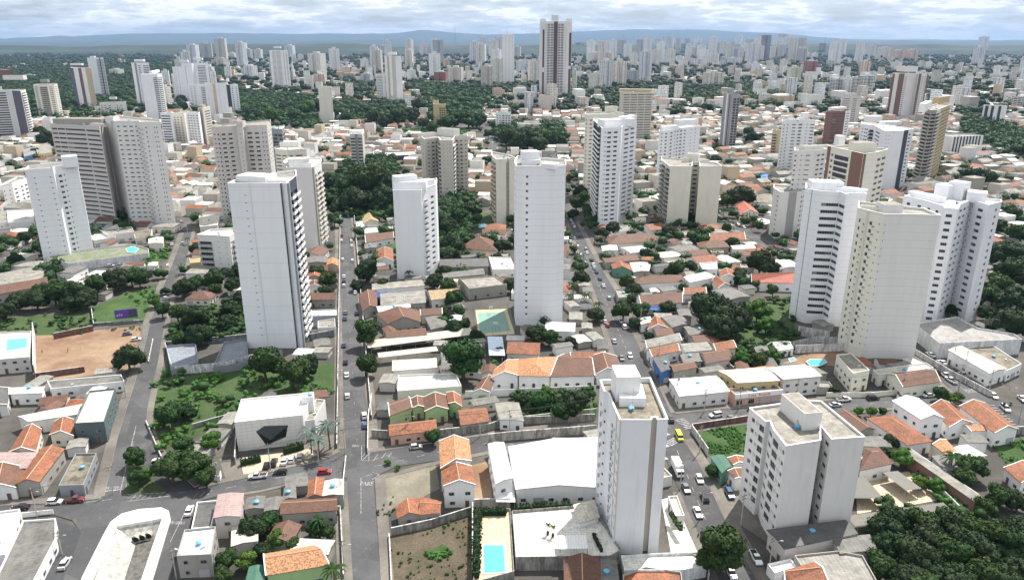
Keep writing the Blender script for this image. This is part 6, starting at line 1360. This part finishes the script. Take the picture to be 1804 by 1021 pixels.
FT = '''352,374,77,106,5 270,283,150,172,0 343,356,120,160,3 355,366,112,158,0 366,380,118,165,3 374,384,126,168,0 308,318,140,176,1 402,415,93,106,1 431,444,87,108,5 449,462,87,108,9 429,452,116,140,3 543,573,94,131,9 552,573,131,156,7 512,522,96,108,0 524,535,96,108,1 380,400,103,118,2 192,215,122,137,1 41,60,132,143,2 285,302,153,188,1 286,300,125,156,0 305,325,130,175,0 395,408,118,140,0
634,650,104,122,0 651,662,102,122,3 664,675,103,122,0 636,655,130,152,6 672,688,80,90,2 717,733,123,148,0 755,777,94,138,0 781,792,105,123,7 765,788,127,147,11 789,816,119,149,2 845,857,65,99,3 847,868,117,162,2 866,885,104,156,1 878,887,72,97,2 909,925,108,132,3 926,937,112,132,6 930,950,108,152,1 1007,1016,124,165,10 1008,1022,117,140,6
1014,1022,75,97,8 1023,1031,75,97,5 1045,1063,72,92,3 1036,1060,93,112,4 1060,1082,93,112,2 1037,1062,130,163,1 1055,1078,107,160,3 1078,1103,108,158,4 1103,1126,124,153,6 1125,1147,91,150,3 1110,1123,94,118,1 1148,1162,88,115,9 1172,1189,88,116,9 1075,1092,78,93,2 1085,1095,84,96,2
1125,1136,71,90,5 1140,1150,77,96,6 1153,1168,69,95,2 1171,1181,70,91,4 1189,1198,68,94,7 1200,1208,77,98,8 1207,1216,78,106,0 1218,1228,84,102,7 1228,1243,79,106,0 1203,1212,69,78,2 1216,1227,70,80,3 1226,1235,71,80,8 1237,1247,69,80,5 1243,1252,86,102,11 1249,1258,75,92,8 1263,1272,74,92,6 1272,1282,73,94,0 1289,1298,73,88,5
1255,1267,95,116,1 1247,1257,98,116,3 1278,1290,86,106,3 1290,1300,86,107,6 1268,1280,101,119,6 1300,1310,84,106,9 1283,1300,102,116,3 1311,1322,91,111,11 1313,1322,111,128,1 1324,1338,111,133,0 1241,1274,128,160,4 1356,1366,82,106,1 1367,1380,80,106,2 1388,1410,85,110,8 1374,1387,105,121,9 1362,1372,116,128,7 1211,1225,103,114,3 1225,1240,104,117,5 1190,1206,99,110,0 1258,1270,120,131,2
1415,1428,92,106,1 1430,1440,94,106,0 1443,1454,76,98,8 1510,1524,81,103,3 1527,1542,80,102,9 1548,1570,84,104,4 1573,1595,89,108,7 1598,1617,88,108,7 1389,1410,119,147,10 1417,1440,108,137,11 1461,1483,140,171,12 1483,1500,137,171,0 1500,1513,138,172,12 1514,1536,134,176,12 1515,1532,108,137,7 1457,1470,107,118,2 1794,1812,122,136,0 1785,1812,171,195,12 1660,1680,139,149,1 1690,1705,139,148,2 1446,1462,130,142,1 1420,1434,150,160,5 1350,1372,150,160,1 1329,1349,142,153,0'''
def fartower(xl, xr, yt, yb, st, yaw=None, pent=True, final=None, sharp=0):
    h = hsolve((xl+xr)/2, yt, yb); g = G((xl+xr)/2, yb); 
    if yt < 73.6: h = max(h, 60)
    zc = g[1]*CP+(H-h*.8)*SP; Wt = (xr-xl)*zc/F; yaw = random.choice((-.35, .3, .12, -.15, .5)) if yaw is None else yaw
    w = Wt/(math.cos(yaw)+.75*abs(math.sin(yaw))); d = .75*w; r = empty('apartment_tower', (g[0], g[1]+d*.5, 0), yaw); occupy([(g[0]-w*.6, g[1]), (g[0]+w*.6, g[1]), (g[0]+w*.6, g[1]+d), (g[0]-w*.6, g[1]+d)])
    m = M(); k = .12*w   # body with shallow vertical recesses
    out = [(-w/2, -d/2), (-w*.12, -d/2), (-w*.12, -d/2+k), (w*.12, -d/2+k), (w*.12, -d/2), (w/2, -d/2), (w/2, d/2), (-w/2, d/2)]; n = len(out); L = 0.
    for i in range(n):
        a, b = out[i], out[(i+1) % n]; ln = math.dist(a, b); m.poly([(*a, 0), (*b, 0), (*b, h), (*a, h)], 0, [(L, 0), (L+ln, 0), (L+ln, h), (L, h)]); L += ln
    m.obj('wall', [FB if st == 12 else FP[st]], r, weld=False)
    q = M(); I = inset(out, .3)
    q.prism(I, h-.3, h+.02, 0); q.obj('roof', [rm('s')], r, weld=False)
    if pent:
        p = M(); p.box(-w*.18, w*.2, -d*.2, d*.25, h+.03, h+min(6, h*.1), 0); p.obj('roof_house', [FP[0] if st in (0, 3, 12) else FP[1]], r, weld=False)
    thing(r, 'apartment tower', FN[st]+' distant tower', PR(g[0], g[1], h), 'towers on the horizon' if yb < 125 else None, final); return r, h, w, d
for q in FT.split():
    xl, xr, yt, yb, st = map(float, q.split(',')); fartower(xl, xr, yt, yb, int(st))
fartower(1338, 1357, 62, 112, 8, -.3, True, 'dark stepped glass tower on the skyline'); fartower(1474, 1490, 70, 99, 0, .2, True, 'lone white tower on the hill at right of the skyline')
for k in range(80):   # the rest of the crowded skyline
    if k < 50: x, yb = random.uniform(1030, 1420), random.uniform(88, 116)
    elif k < 66: x, yb = random.uniform(620, 950), random.uniform(98, 132)
    elif k < 76: x, yb = random.uniform(300, 620), random.uniform(104, 150)
    else: x, yb = random.uniform(1420, 1790), random.uniform(90, 125)
    if occupied(*G(x, yb)): continue
    w = random.uniform(9, 15)*(1+(yb-88)/70); fartower(x-w/2, x+w/2, yb-random.uniform(15, 30)*(1+(yb-88)/50), yb, random.choice((0, 0, 1, 2, 3, 0, 5, 6, 9, 4)))
# lattice masts
for x, yt, yb in ((803, 47, 108), (927, 43, 82), (1192, 55, 92), (1097, 60, 95), (1167, 62, 95), (893, 47, 110), (1450, 60, 96)):
    h = hsolve(x, yt, yb); g = G(x, yb); r = empty('radio_mast', (*g, 0)); m = M(); w = h*.05
    for a in range(3):
        t = a*2.094; t2 = t+2.094; m.tube((w*math.cos(t), w*math.sin(t), 0), (.3*math.cos(t), .3*math.sin(t), h), .5, .3, 4, 0, False)
        for k in range(10):
            f0, f1 = k/10, (k+1)/10; s0, s1 = w+(.3-w)*f0, w+(.3-w)*f1; m.tube((s0*math.cos(t), s0*math.sin(t), h*f0), (s1*math.cos(t2), s1*math.sin(t2), h*f1), .25, .25, 3, 0, False)
    m.obj('lattice', [mat('mast steel', (.3, .3, .32), .6)], r, weld=False); thing(r, 'radio mast', 'thin lattice radio mast', (x, yt))
# slender church spire
g = G(517, 138); r = empty('church_spire', (*g, 0)); m = M(); m.tube((0, 0, 0), (0, 0, 62), 9, .4, 8); m.obj('spire', [wm('S')], r); m = M(); m.box(-12, 12, -8, 8, 0, 7); m.obj('nave', [wm('S')], r); thing(r, 'church', 'x', (517, 120), None, 'tall thin white church spire among trees')
# ---------------- houses filling the blocks ----------------
ZONES = [gp(s) for s in ('0,128 330,118 420,125 330,150 240,158 235,212 110,225 50,215 -40,150', '590,188 705,180 725,215 610,225', '420,165 560,175 560,232 430,225', '735,150 862,162 842,228 765,228', '868,226 992,224 990,258 880,256', '1190,158 1440,152 1440,196 1200,186',
         '600,290 695,285 700,385 605,370', '1700,206 1820,240 1820,280 1700,252', '765,358 838,352 838,440 770,445')]
for zp in ZONES[2:5]+ZONES[6:]: occupy(zp)
occupy(gp('560,385 590,385 592,300 560,300'))
def inpoly(x, y, P):
    r = False; n = len(P)
    for i in range(n):
        a, b = P[i], P[(i+1) % n]
        if (a[1] > y) != (b[1] > y) and x < (b[0]-a[0])*(y-a[1])/(b[1]-a[1])+a[0]: r = not r
    return r
nh = sum(1 for e in REG if e[0].get('category') == 'house')
cand = []
for blk in range(2):
    ang = (-.07, .34)[blk]; ca, sa = math.cos(ang), math.sin(ang)
    for i in range(-70, 71):
        for j in range(0, 95):
            u = i*15.5+(i//6)*9.; v = 140+j*13.2+(j//5)*10.
            x, y = u*ca-(v-140)*sa*.55, 140+(v-140)*ca+u*sa*.3
            if (x > .13*y) != bool(blk) or abs(x) > .76*y+20 or y > 1330 or y < 232 or (y < 325 and x < -60): continue
            cand.append((x+random.uniform(-1.5, 1.5), y+random.uniform(-1.5, 1.5), ang))
cand.sort(key=lambda c: c[1]); stuff = []
RCs = 'ooonnnnwwggmmmckssa'
for x, y, ang in cand:
    w, d = random.uniform(11, 15), random.uniform(9, 12.5); a = ang+random.choice((0, 0, 1.5708))+random.uniform(-.05, .05)
    ex, ey = Vector((math.cos(a), math.sin(a))), Vector((-math.sin(a), math.cos(a))); c = Vector((x, y))
    Q = [tuple(c+ex*sx*w/2+ey*sy*d/2) for sx, sy in ((-1, -1), (1, -1), (1, 1), (-1, 1))]
    if any(occupied(*p) for p in Q) or occupied(x, y): continue
    occupy(Q, .3); stuff.append((Q, x, y))
inview = [s for s in stuff if abs(s[1]) < .73*s[2]]
for Q, x, y in inview[:300-nh]:
    rc = random.choice(RCs); wc = random.choice('WWSSSCCAVTB'); ty = 'f' if rc in 'as' else ('m' if rc in 'wgmc' else random.choice('ggp'))
    house(Q, random.choice((3.2, 3.6, 4., 4.4, 6.5)) if ty == 'f' else random.uniform(3., 4.6), ty, rc, wc, detail=0)
rest = inview[300-nh:]
# lean-tos, back rooms and sheds squeezed between the houses
ns = 0
for t_ in range(14000):
    y = 140*(520/140)**random.random(); x = random.uniform(-.72, .72)*y; a = random.choice((-.07, .34, 1.5, 1.9)); w, d = random.uniform(5, 9.5), random.uniform(4, 6.5)
    ex, ey = Vector((math.cos(a), math.sin(a))), Vector((-math.sin(a), math.cos(a))); c = Vector((x, y)); Q = [tuple(c+ex*sx*w/2+ey*sy*d/2) for sx, sy in ((-1, -1), (1, -1), (1, 1), (-1, 1))]
    if any(occupied(*p) for p in Q) or occupied(x, y) or PR(x, y)[1] > 985: continue
    rc = random.choice('onnggmmkcws'); house(Q, random.uniform(2.5, 3.6), 'f' if rc in 's' else ('g' if rc in 'on' else 'm'), rc, random.choice('WSCAAAPB'), name='shed', cat='shed', detail=0, wins=0, phrase=random.choice(('low',))+' '+'shed with '+ROOFS[rc][3]+' roof'); ns += 1
    if ns >= 290: break

mats = [wm(c) for c in 'SSBAT']+[rm(c) for c in 'onwmasgc']+[FP[0], FP[1], FP[2], FP[3], FP[9]]; m = M()
def qhouse(m, Q, h, wi, ri, gable):
    for i in range(4): a, b = Q[i], Q[(i+1) % 4]; m.poly([(*a, 0), (*b, 0), (*b, h), (*a, h)], wi)
    if gable:
        m1 = ((Q[0][0]+Q[3][0])/2, (Q[0][1]+Q[3][1])/2); m2 = ((Q[1][0]+Q[2][0])/2, (Q[1][1]+Q[2][1])/2); z = h+math.dist(Q[1], Q[2])*.2
        m.poly([(*Q[0], h), (*Q[1], h), (*m2, z), (*m1, z)], ri); m.poly([(*Q[2], h), (*Q[3], h), (*m1, z), (*m2, z)], ri); m.poly([(*Q[1], h), (*Q[2], h), (*m2, z)], wi); m.poly([(*Q[3], h), (*Q[0], h), (*m1, z)], wi)
    else: m.poly([(*p, h) for p in Q], ri)
for Q, x, y in rest:
    ri = random.choice((5, 5, 6, 6, 7, 7, 8, 8, 8, 9, 10, 11, 11, 12)); h = random.choice((3.5, 4, 4.5, 6, 7)); s = 1.
    if random.random() < .06: h = random.uniform(9, 16); ri = 10
    qhouse(m, Q, h, random.randint(0, 4), ri, ri in (5, 6, 7, 8) and h < 8)
# beyond: larger lots, more trees between
for i in range(9500):
    y = 1330*(4700/1330)**random.random(); x = random.uniform(-.74, .74)*y
    p = PR(x, y)
    if inpoly(x, y, ZONES[0]) or (any(inpoly(x, y, z) for z in ZONES[1:5]) and random.random() < .6) or occupied(x, y): continue
    dens = 1. if p[0] > 560 else (.6 if p[1] > 112 else .2)
    if noise.noise((x*.0018, y*.0018, 3)) < -.22 or random.random() > dens: continue
    k = random.uniform(.9, 1.9); w, d = random.uniform(10, 22)*k, random.uniform(8, 14)*k; a = .2+random.choice((0, 1.57)); ex, ey = Vector((math.cos(a), math.sin(a))), Vector((-math.sin(a), math.cos(a))); c = Vector((x, y))
    Q = [tuple(c+ex*sx*w/2+ey*sy*d/2) for sx, sy in ((-1, -1), (1, -1), (1, 1), (-1, 1))]; ri = random.choice((5, 6, 7, 7, 8, 9, 9, 10, 11, 12)); h = random.choice((4, 5, 6, 9)) if random.random() > .05 else random.uniform(14, 30)
    if random.random() < .045 and p[0] > 480:
        h = random.uniform(16, 48); k = 16/max(w, d); Q = [tuple(c+ex*sx*w*k/2+ey*sy*d*k/2) for sx, sy in ((-1, -1), (1, -1), (1, 1), (-1, 1))]; qhouse(m, Q, h, random.randint(13, 17), 10, False); continue
    qhouse(m, Q, h, random.choice((0, 1, 1, 2, 3, 3, 4, 4)), ri, ri in (5, 6, 7) and h < 8)
for i in range(1500): # pale settlement strips in the far forest and the far right suburbs
    if i < 420: px_, py_ = random.uniform(-20, 235), random.uniform(92, 98)+random.random()*2
    elif i < 560: px_, py_ = random.uniform(230, 420), random.uniform(98, 112)
    else: px_, py_ = random.uniform(540, 1820), random.uniform(84, 101)
    x, y = G(px_, py_); k = 2.2 if i < 560 else 2.; w, d = 14*k, 10*k; qhouse(m, [(x-w/2, y-d/2), (x+w/2, y-d/2), (x+w/2, y+d/2), (x-w/2, y+d/2)], random.choice((5, 7, 9)), random.randint(0, 4), random.choice((5, 7, 9, 10, 11)), False)
o = m.obj('distant_houses', mats, None, weld=False); o['kind'] = 'stuff'
# ---------------- tree masses ----------------
def treemass(name, pts, mi, nf):
    """pts: x, y, radius; irregular leafy lumps built as loose facets round several lobes each"""
    R = np.random.RandomState(len(pts)); iv, iff = ICO[1]; P = np.array(pts); n = len(P); V = []; Fc = []; nv = 0
    for k in range(3):
        off = R.randn(n, 2)*.33*P[:, 2:3]; rr = P[:, 2]*R.uniform(.5, .78, n); zz = P[:, 2]*R.uniform(.75, 1.25, n)
        jit = 1+R.uniform(-.24, .24, (n, len(iv), 1)); v = iv[None]*jit*rr[:, None, None]; v[..., 0] += (P[:, 0]+off[:, 0])[:, None]; v[..., 1] += (P[:, 1]+off[:, 1])[:, None]; v[..., 2] = v[..., 2]*.8+zz[:, None]
        V.append(v.reshape(-1, 3)); Fc.append((iff[None]+(np.arange(n)*len(iv))[:, None, None]).reshape(-1, 3)+nv); nv += n*len(iv)
    if nf: 
        c = np.repeat(P, nf, 0); d = R.randn(len(c), 3); d /= np.linalg.norm(d, axis=1)[:, None]; d[:, 2] = abs(d[:, 2]); p = np.stack([c[:, 0], c[:, 1], c[:, 2]*.95], 1)+d*c[:, 2:3]*R.uniform(.75, 1.1, (len(c), 1))
        a = R.randn(len(c), 3); a *= (c[:, 2:3]*.16)/np.linalg.norm(a, axis=1)[:, None]; b = R.randn(len(c), 3); b *= (c[:, 2:3]*.16)/np.linalg.norm(b, axis=1)[:, None]
        V.append(np.stack([p-a, p+a, p+b], 1).reshape(-1, 3)); Fc.append(np.arange(3*len(c)).reshape(-1, 3)+nv)
    V = np.concatenate(V); Fc = np.concatenate(Fc); me = D.meshes.new(name); me.vertices.add(len(V)); me.vertices.foreach_set('co', V.ravel().astype(np.float32)); me.loops.add(Fc.size); me.loops.foreach_set('vertex_index', Fc.ravel().astype(np.int32))
    me.polygons.add(len(Fc)); me.polygons.foreach_set('loop_start', (np.arange(len(Fc))*3).astype(np.int32)); me.polygons.foreach_set('loop_total', np.full(len(Fc), 3, np.int32)); me.materials.append(leafmat(mi)); me.update(calc_edges=True); o = link(name, me); o['kind'] = 'stuff'; return o
pts = []; nt = sum(1 for e in REG if e[0].get('category') == 'tree'); ind = 0
for j in range(9000):
    y = 300*(1330/300)**random.random()**.8; x = random.uniform(-.74, .74)*y
    if occupied(x, y): continue
    pts.append((x, y, random.uniform(2.6, 5.2))); occupy([(x-2, y-2), (x+2, y-2), (x+2, y+2), (x-2, y+2)])
    if len(pts) > 1500: break
pts.sort(key=lambda p: p[1]/p[2])
for x, y, r in pts[:max(0, 300-nt)]: tree(x, y, r)
mid = pts[max(0, 300-nt):]
for zp in ZONES:
    xs = [p[0] for p in zp]; ys = [p[1] for p in zp]; ar = (max(xs)-min(xs))*(max(ys)-min(ys)); r = 5. if max(ys) < 900 else (7. if max(ys) < 2000 else 9.)
    for k in range(min(5200, int(ar/(r*r*(6 if zp is ZONES[5] else (4.2 if zp in ZONES[1:4] else 2.2)))))):
        x, y = random.uniform(min(xs), max(xs)), random.uniform(min(ys), max(ys))
        if inpoly(x, y, zp) and abs(x) < .78*y: mid.append((x, y, r*random.uniform(.7, 1.25)))
treemass('woods', mid, 0, 60)
fp = []
for i in range(15000):
    y = 1250*(6500/1250)**random.random(); x = random.uniform(-.76, .76)*y; nz = noise.noise((x*.0018, y*.0018, 3))
    left = PR(x, y)[0] < 300 and y > 1700
    if random.random() > (.95 if (nz < -.2 or left) else .36): continue
    if occupied(x, y): continue
    fp.append((x, y, random.uniform(5, 9)*(1+y/5500)))
treemass('woods', fp, 1, 22)
for mi in range(4):
    q = [p for o, k in SCRUB if k == mi for p in o]
    if q: treemass('undergrowth', q, mi, 26)
# ---------------- country beyond the town, hills ----------------
FOR = mat('far forest', (.016, .032, .024), .95, 'ground', (.03, .05, .03), .06)
def band(name, s, z, m): P = gp(s); o = sheet(name, P, m, 'structure', z=z); return o
band('countryside', '-700,101 560,101 700,96 1100,90 1804,90 2500,91 2500,76.2 -700,76.2', 1.2, FOR); band('countryside', '-300,124 330,116 440,110 640,104 700,99 560,98 -700,98', .9, FOR)
def hills(name, dist, prof_, depth, m, seed):
    P = px(prof_); xs = np.linspace(-.95*dist, .95*dist, 260); v = []; f = []; n = len(xs); rows = 9
    pxs = CX+F*xs/(dist*CP+0); ys = np.interp(pxs, [p[0] for p in P], [p[1] for p in P]); hh = H+(73-ys)*dist/F*.98
    for r in range(rows):
        t = r/(rows-1); s = math.sin(t*math.pi) if r else 0
        for i, x in enumerate(xs):
            z = max(0., hh[i])*s**.8+noise.fractal(Vector((x*.0006, t*4+seed, seed)), 1., 2., 4)*35*s; v.append((float(x), dist+depth*(t-.5), z-1))
    for r in range(rows-1):
        for i in range(n-1): a = r*n+i; f.append((a, a+1, a+n+1, a+n))
    me = D.meshes.new(name); me.from_pydata(v, [], f); me.materials.append(m); o = link(name, me); o['kind'] = 'structure'
hills('hills', 26000, '-300,70 0,69 42,69 43,66 70,67 110,64 145,67 150,64 250,60 400,60 620,61 700,60 740,55 790,59 860,62 960,60 1040,56 1120,54 1260,55 1360,60 1440,66 1520,70 2100,72', 5000, FOR, 1)
hills('hills', 16000, '-300,74 0,74 200,73.6 500,74 560,71.5 640,71 700,73 900,74 1300,74.5 1520,73 1600,71.5 1680,73 1900,74.5 2100,75', 2500, FOR, 5)
g = G(600, 84); hills('hills', 7200, '-300,80 500,80 560,77 600,75.5 640,77 690,80 1400,80 1440,77 1480,76 1540,78 1580,80 2100,80', 900, FOR, 9)
# ---------------- the air ----------------
m = M(); m.box(-32000, 32000, -1500, 31500, -8, 640); hz = D.meshes.new('haze'); hz.from_pydata(m.v, [], m.f)
hm = D.materials.new('haze'); hm.use_nodes = True; k = NT(hm.node_tree); o_ = k.n('OutputMaterial'); pv = k.n('VolumePrincipled'); pv.inputs['Color'].default_value = (.30, .46, .74, 1); pv.inputs['Density'].default_value = 3.8e-5; pv.inputs['Anisotropy'].default_value = .2
k.l(pv.outputs[0], o_.inputs['Volume']); hz.materials.append(hm); ho = link('haze', hz); ho['kind'] = 'stuff'
# ---------------- finish the labels ----------------
ORD = ['leftmost', 'second from left', 'third from left', 'fourth from left', 'fifth from left', 'sixth from left', 'seventh from left', 'eighth from left', 'ninth from left', 'tenth from left']
bas = {}
for e in REG:
    o, ph, (x, y), fin = e
    if fin: o['label'] = fin; continue
    best = min(LM, key=lambda l: math.hypot(l[0]-x, (l[1]-y)*1.3)); dx, dy = x-best[0], y-best[1]
    d = math.hypot(dx, dy); far_ = 'well ' if d > 90 else ('' if d > 28 else 'just ')
    rel = (far_+('left of' if dx < 0 else 'right of')) if abs(dx) > abs(dy)*1.2 else (far_+('below' if dy > 0 else 'above'))
    bas.setdefault(ph+' '+rel+' '+best[2], []).append(e)
for b, es in bas.items():
    if len(es) == 1: es[0][0]['label'] = b; continue
    es.sort(key=lambda e: e[2][0]); n = len(es); mn = min(n, 20)
    for i, e in enumerate(es):
        t = 'leftmost' if i == 0 else ('rightmost' if i == n-1 else (ORD[i]+' end' if False else (ORD[i] if i < 10 else None)))
        if t is None: j = n-1-i; t = ORD[j].replace('left', 'right') if j < 10 else 'number %d from left' % (i+1)
        e[0]['label'] = b+', '+t
for o in D.objects:
    if o.get('category') is None and 'label' in o: del o['label']
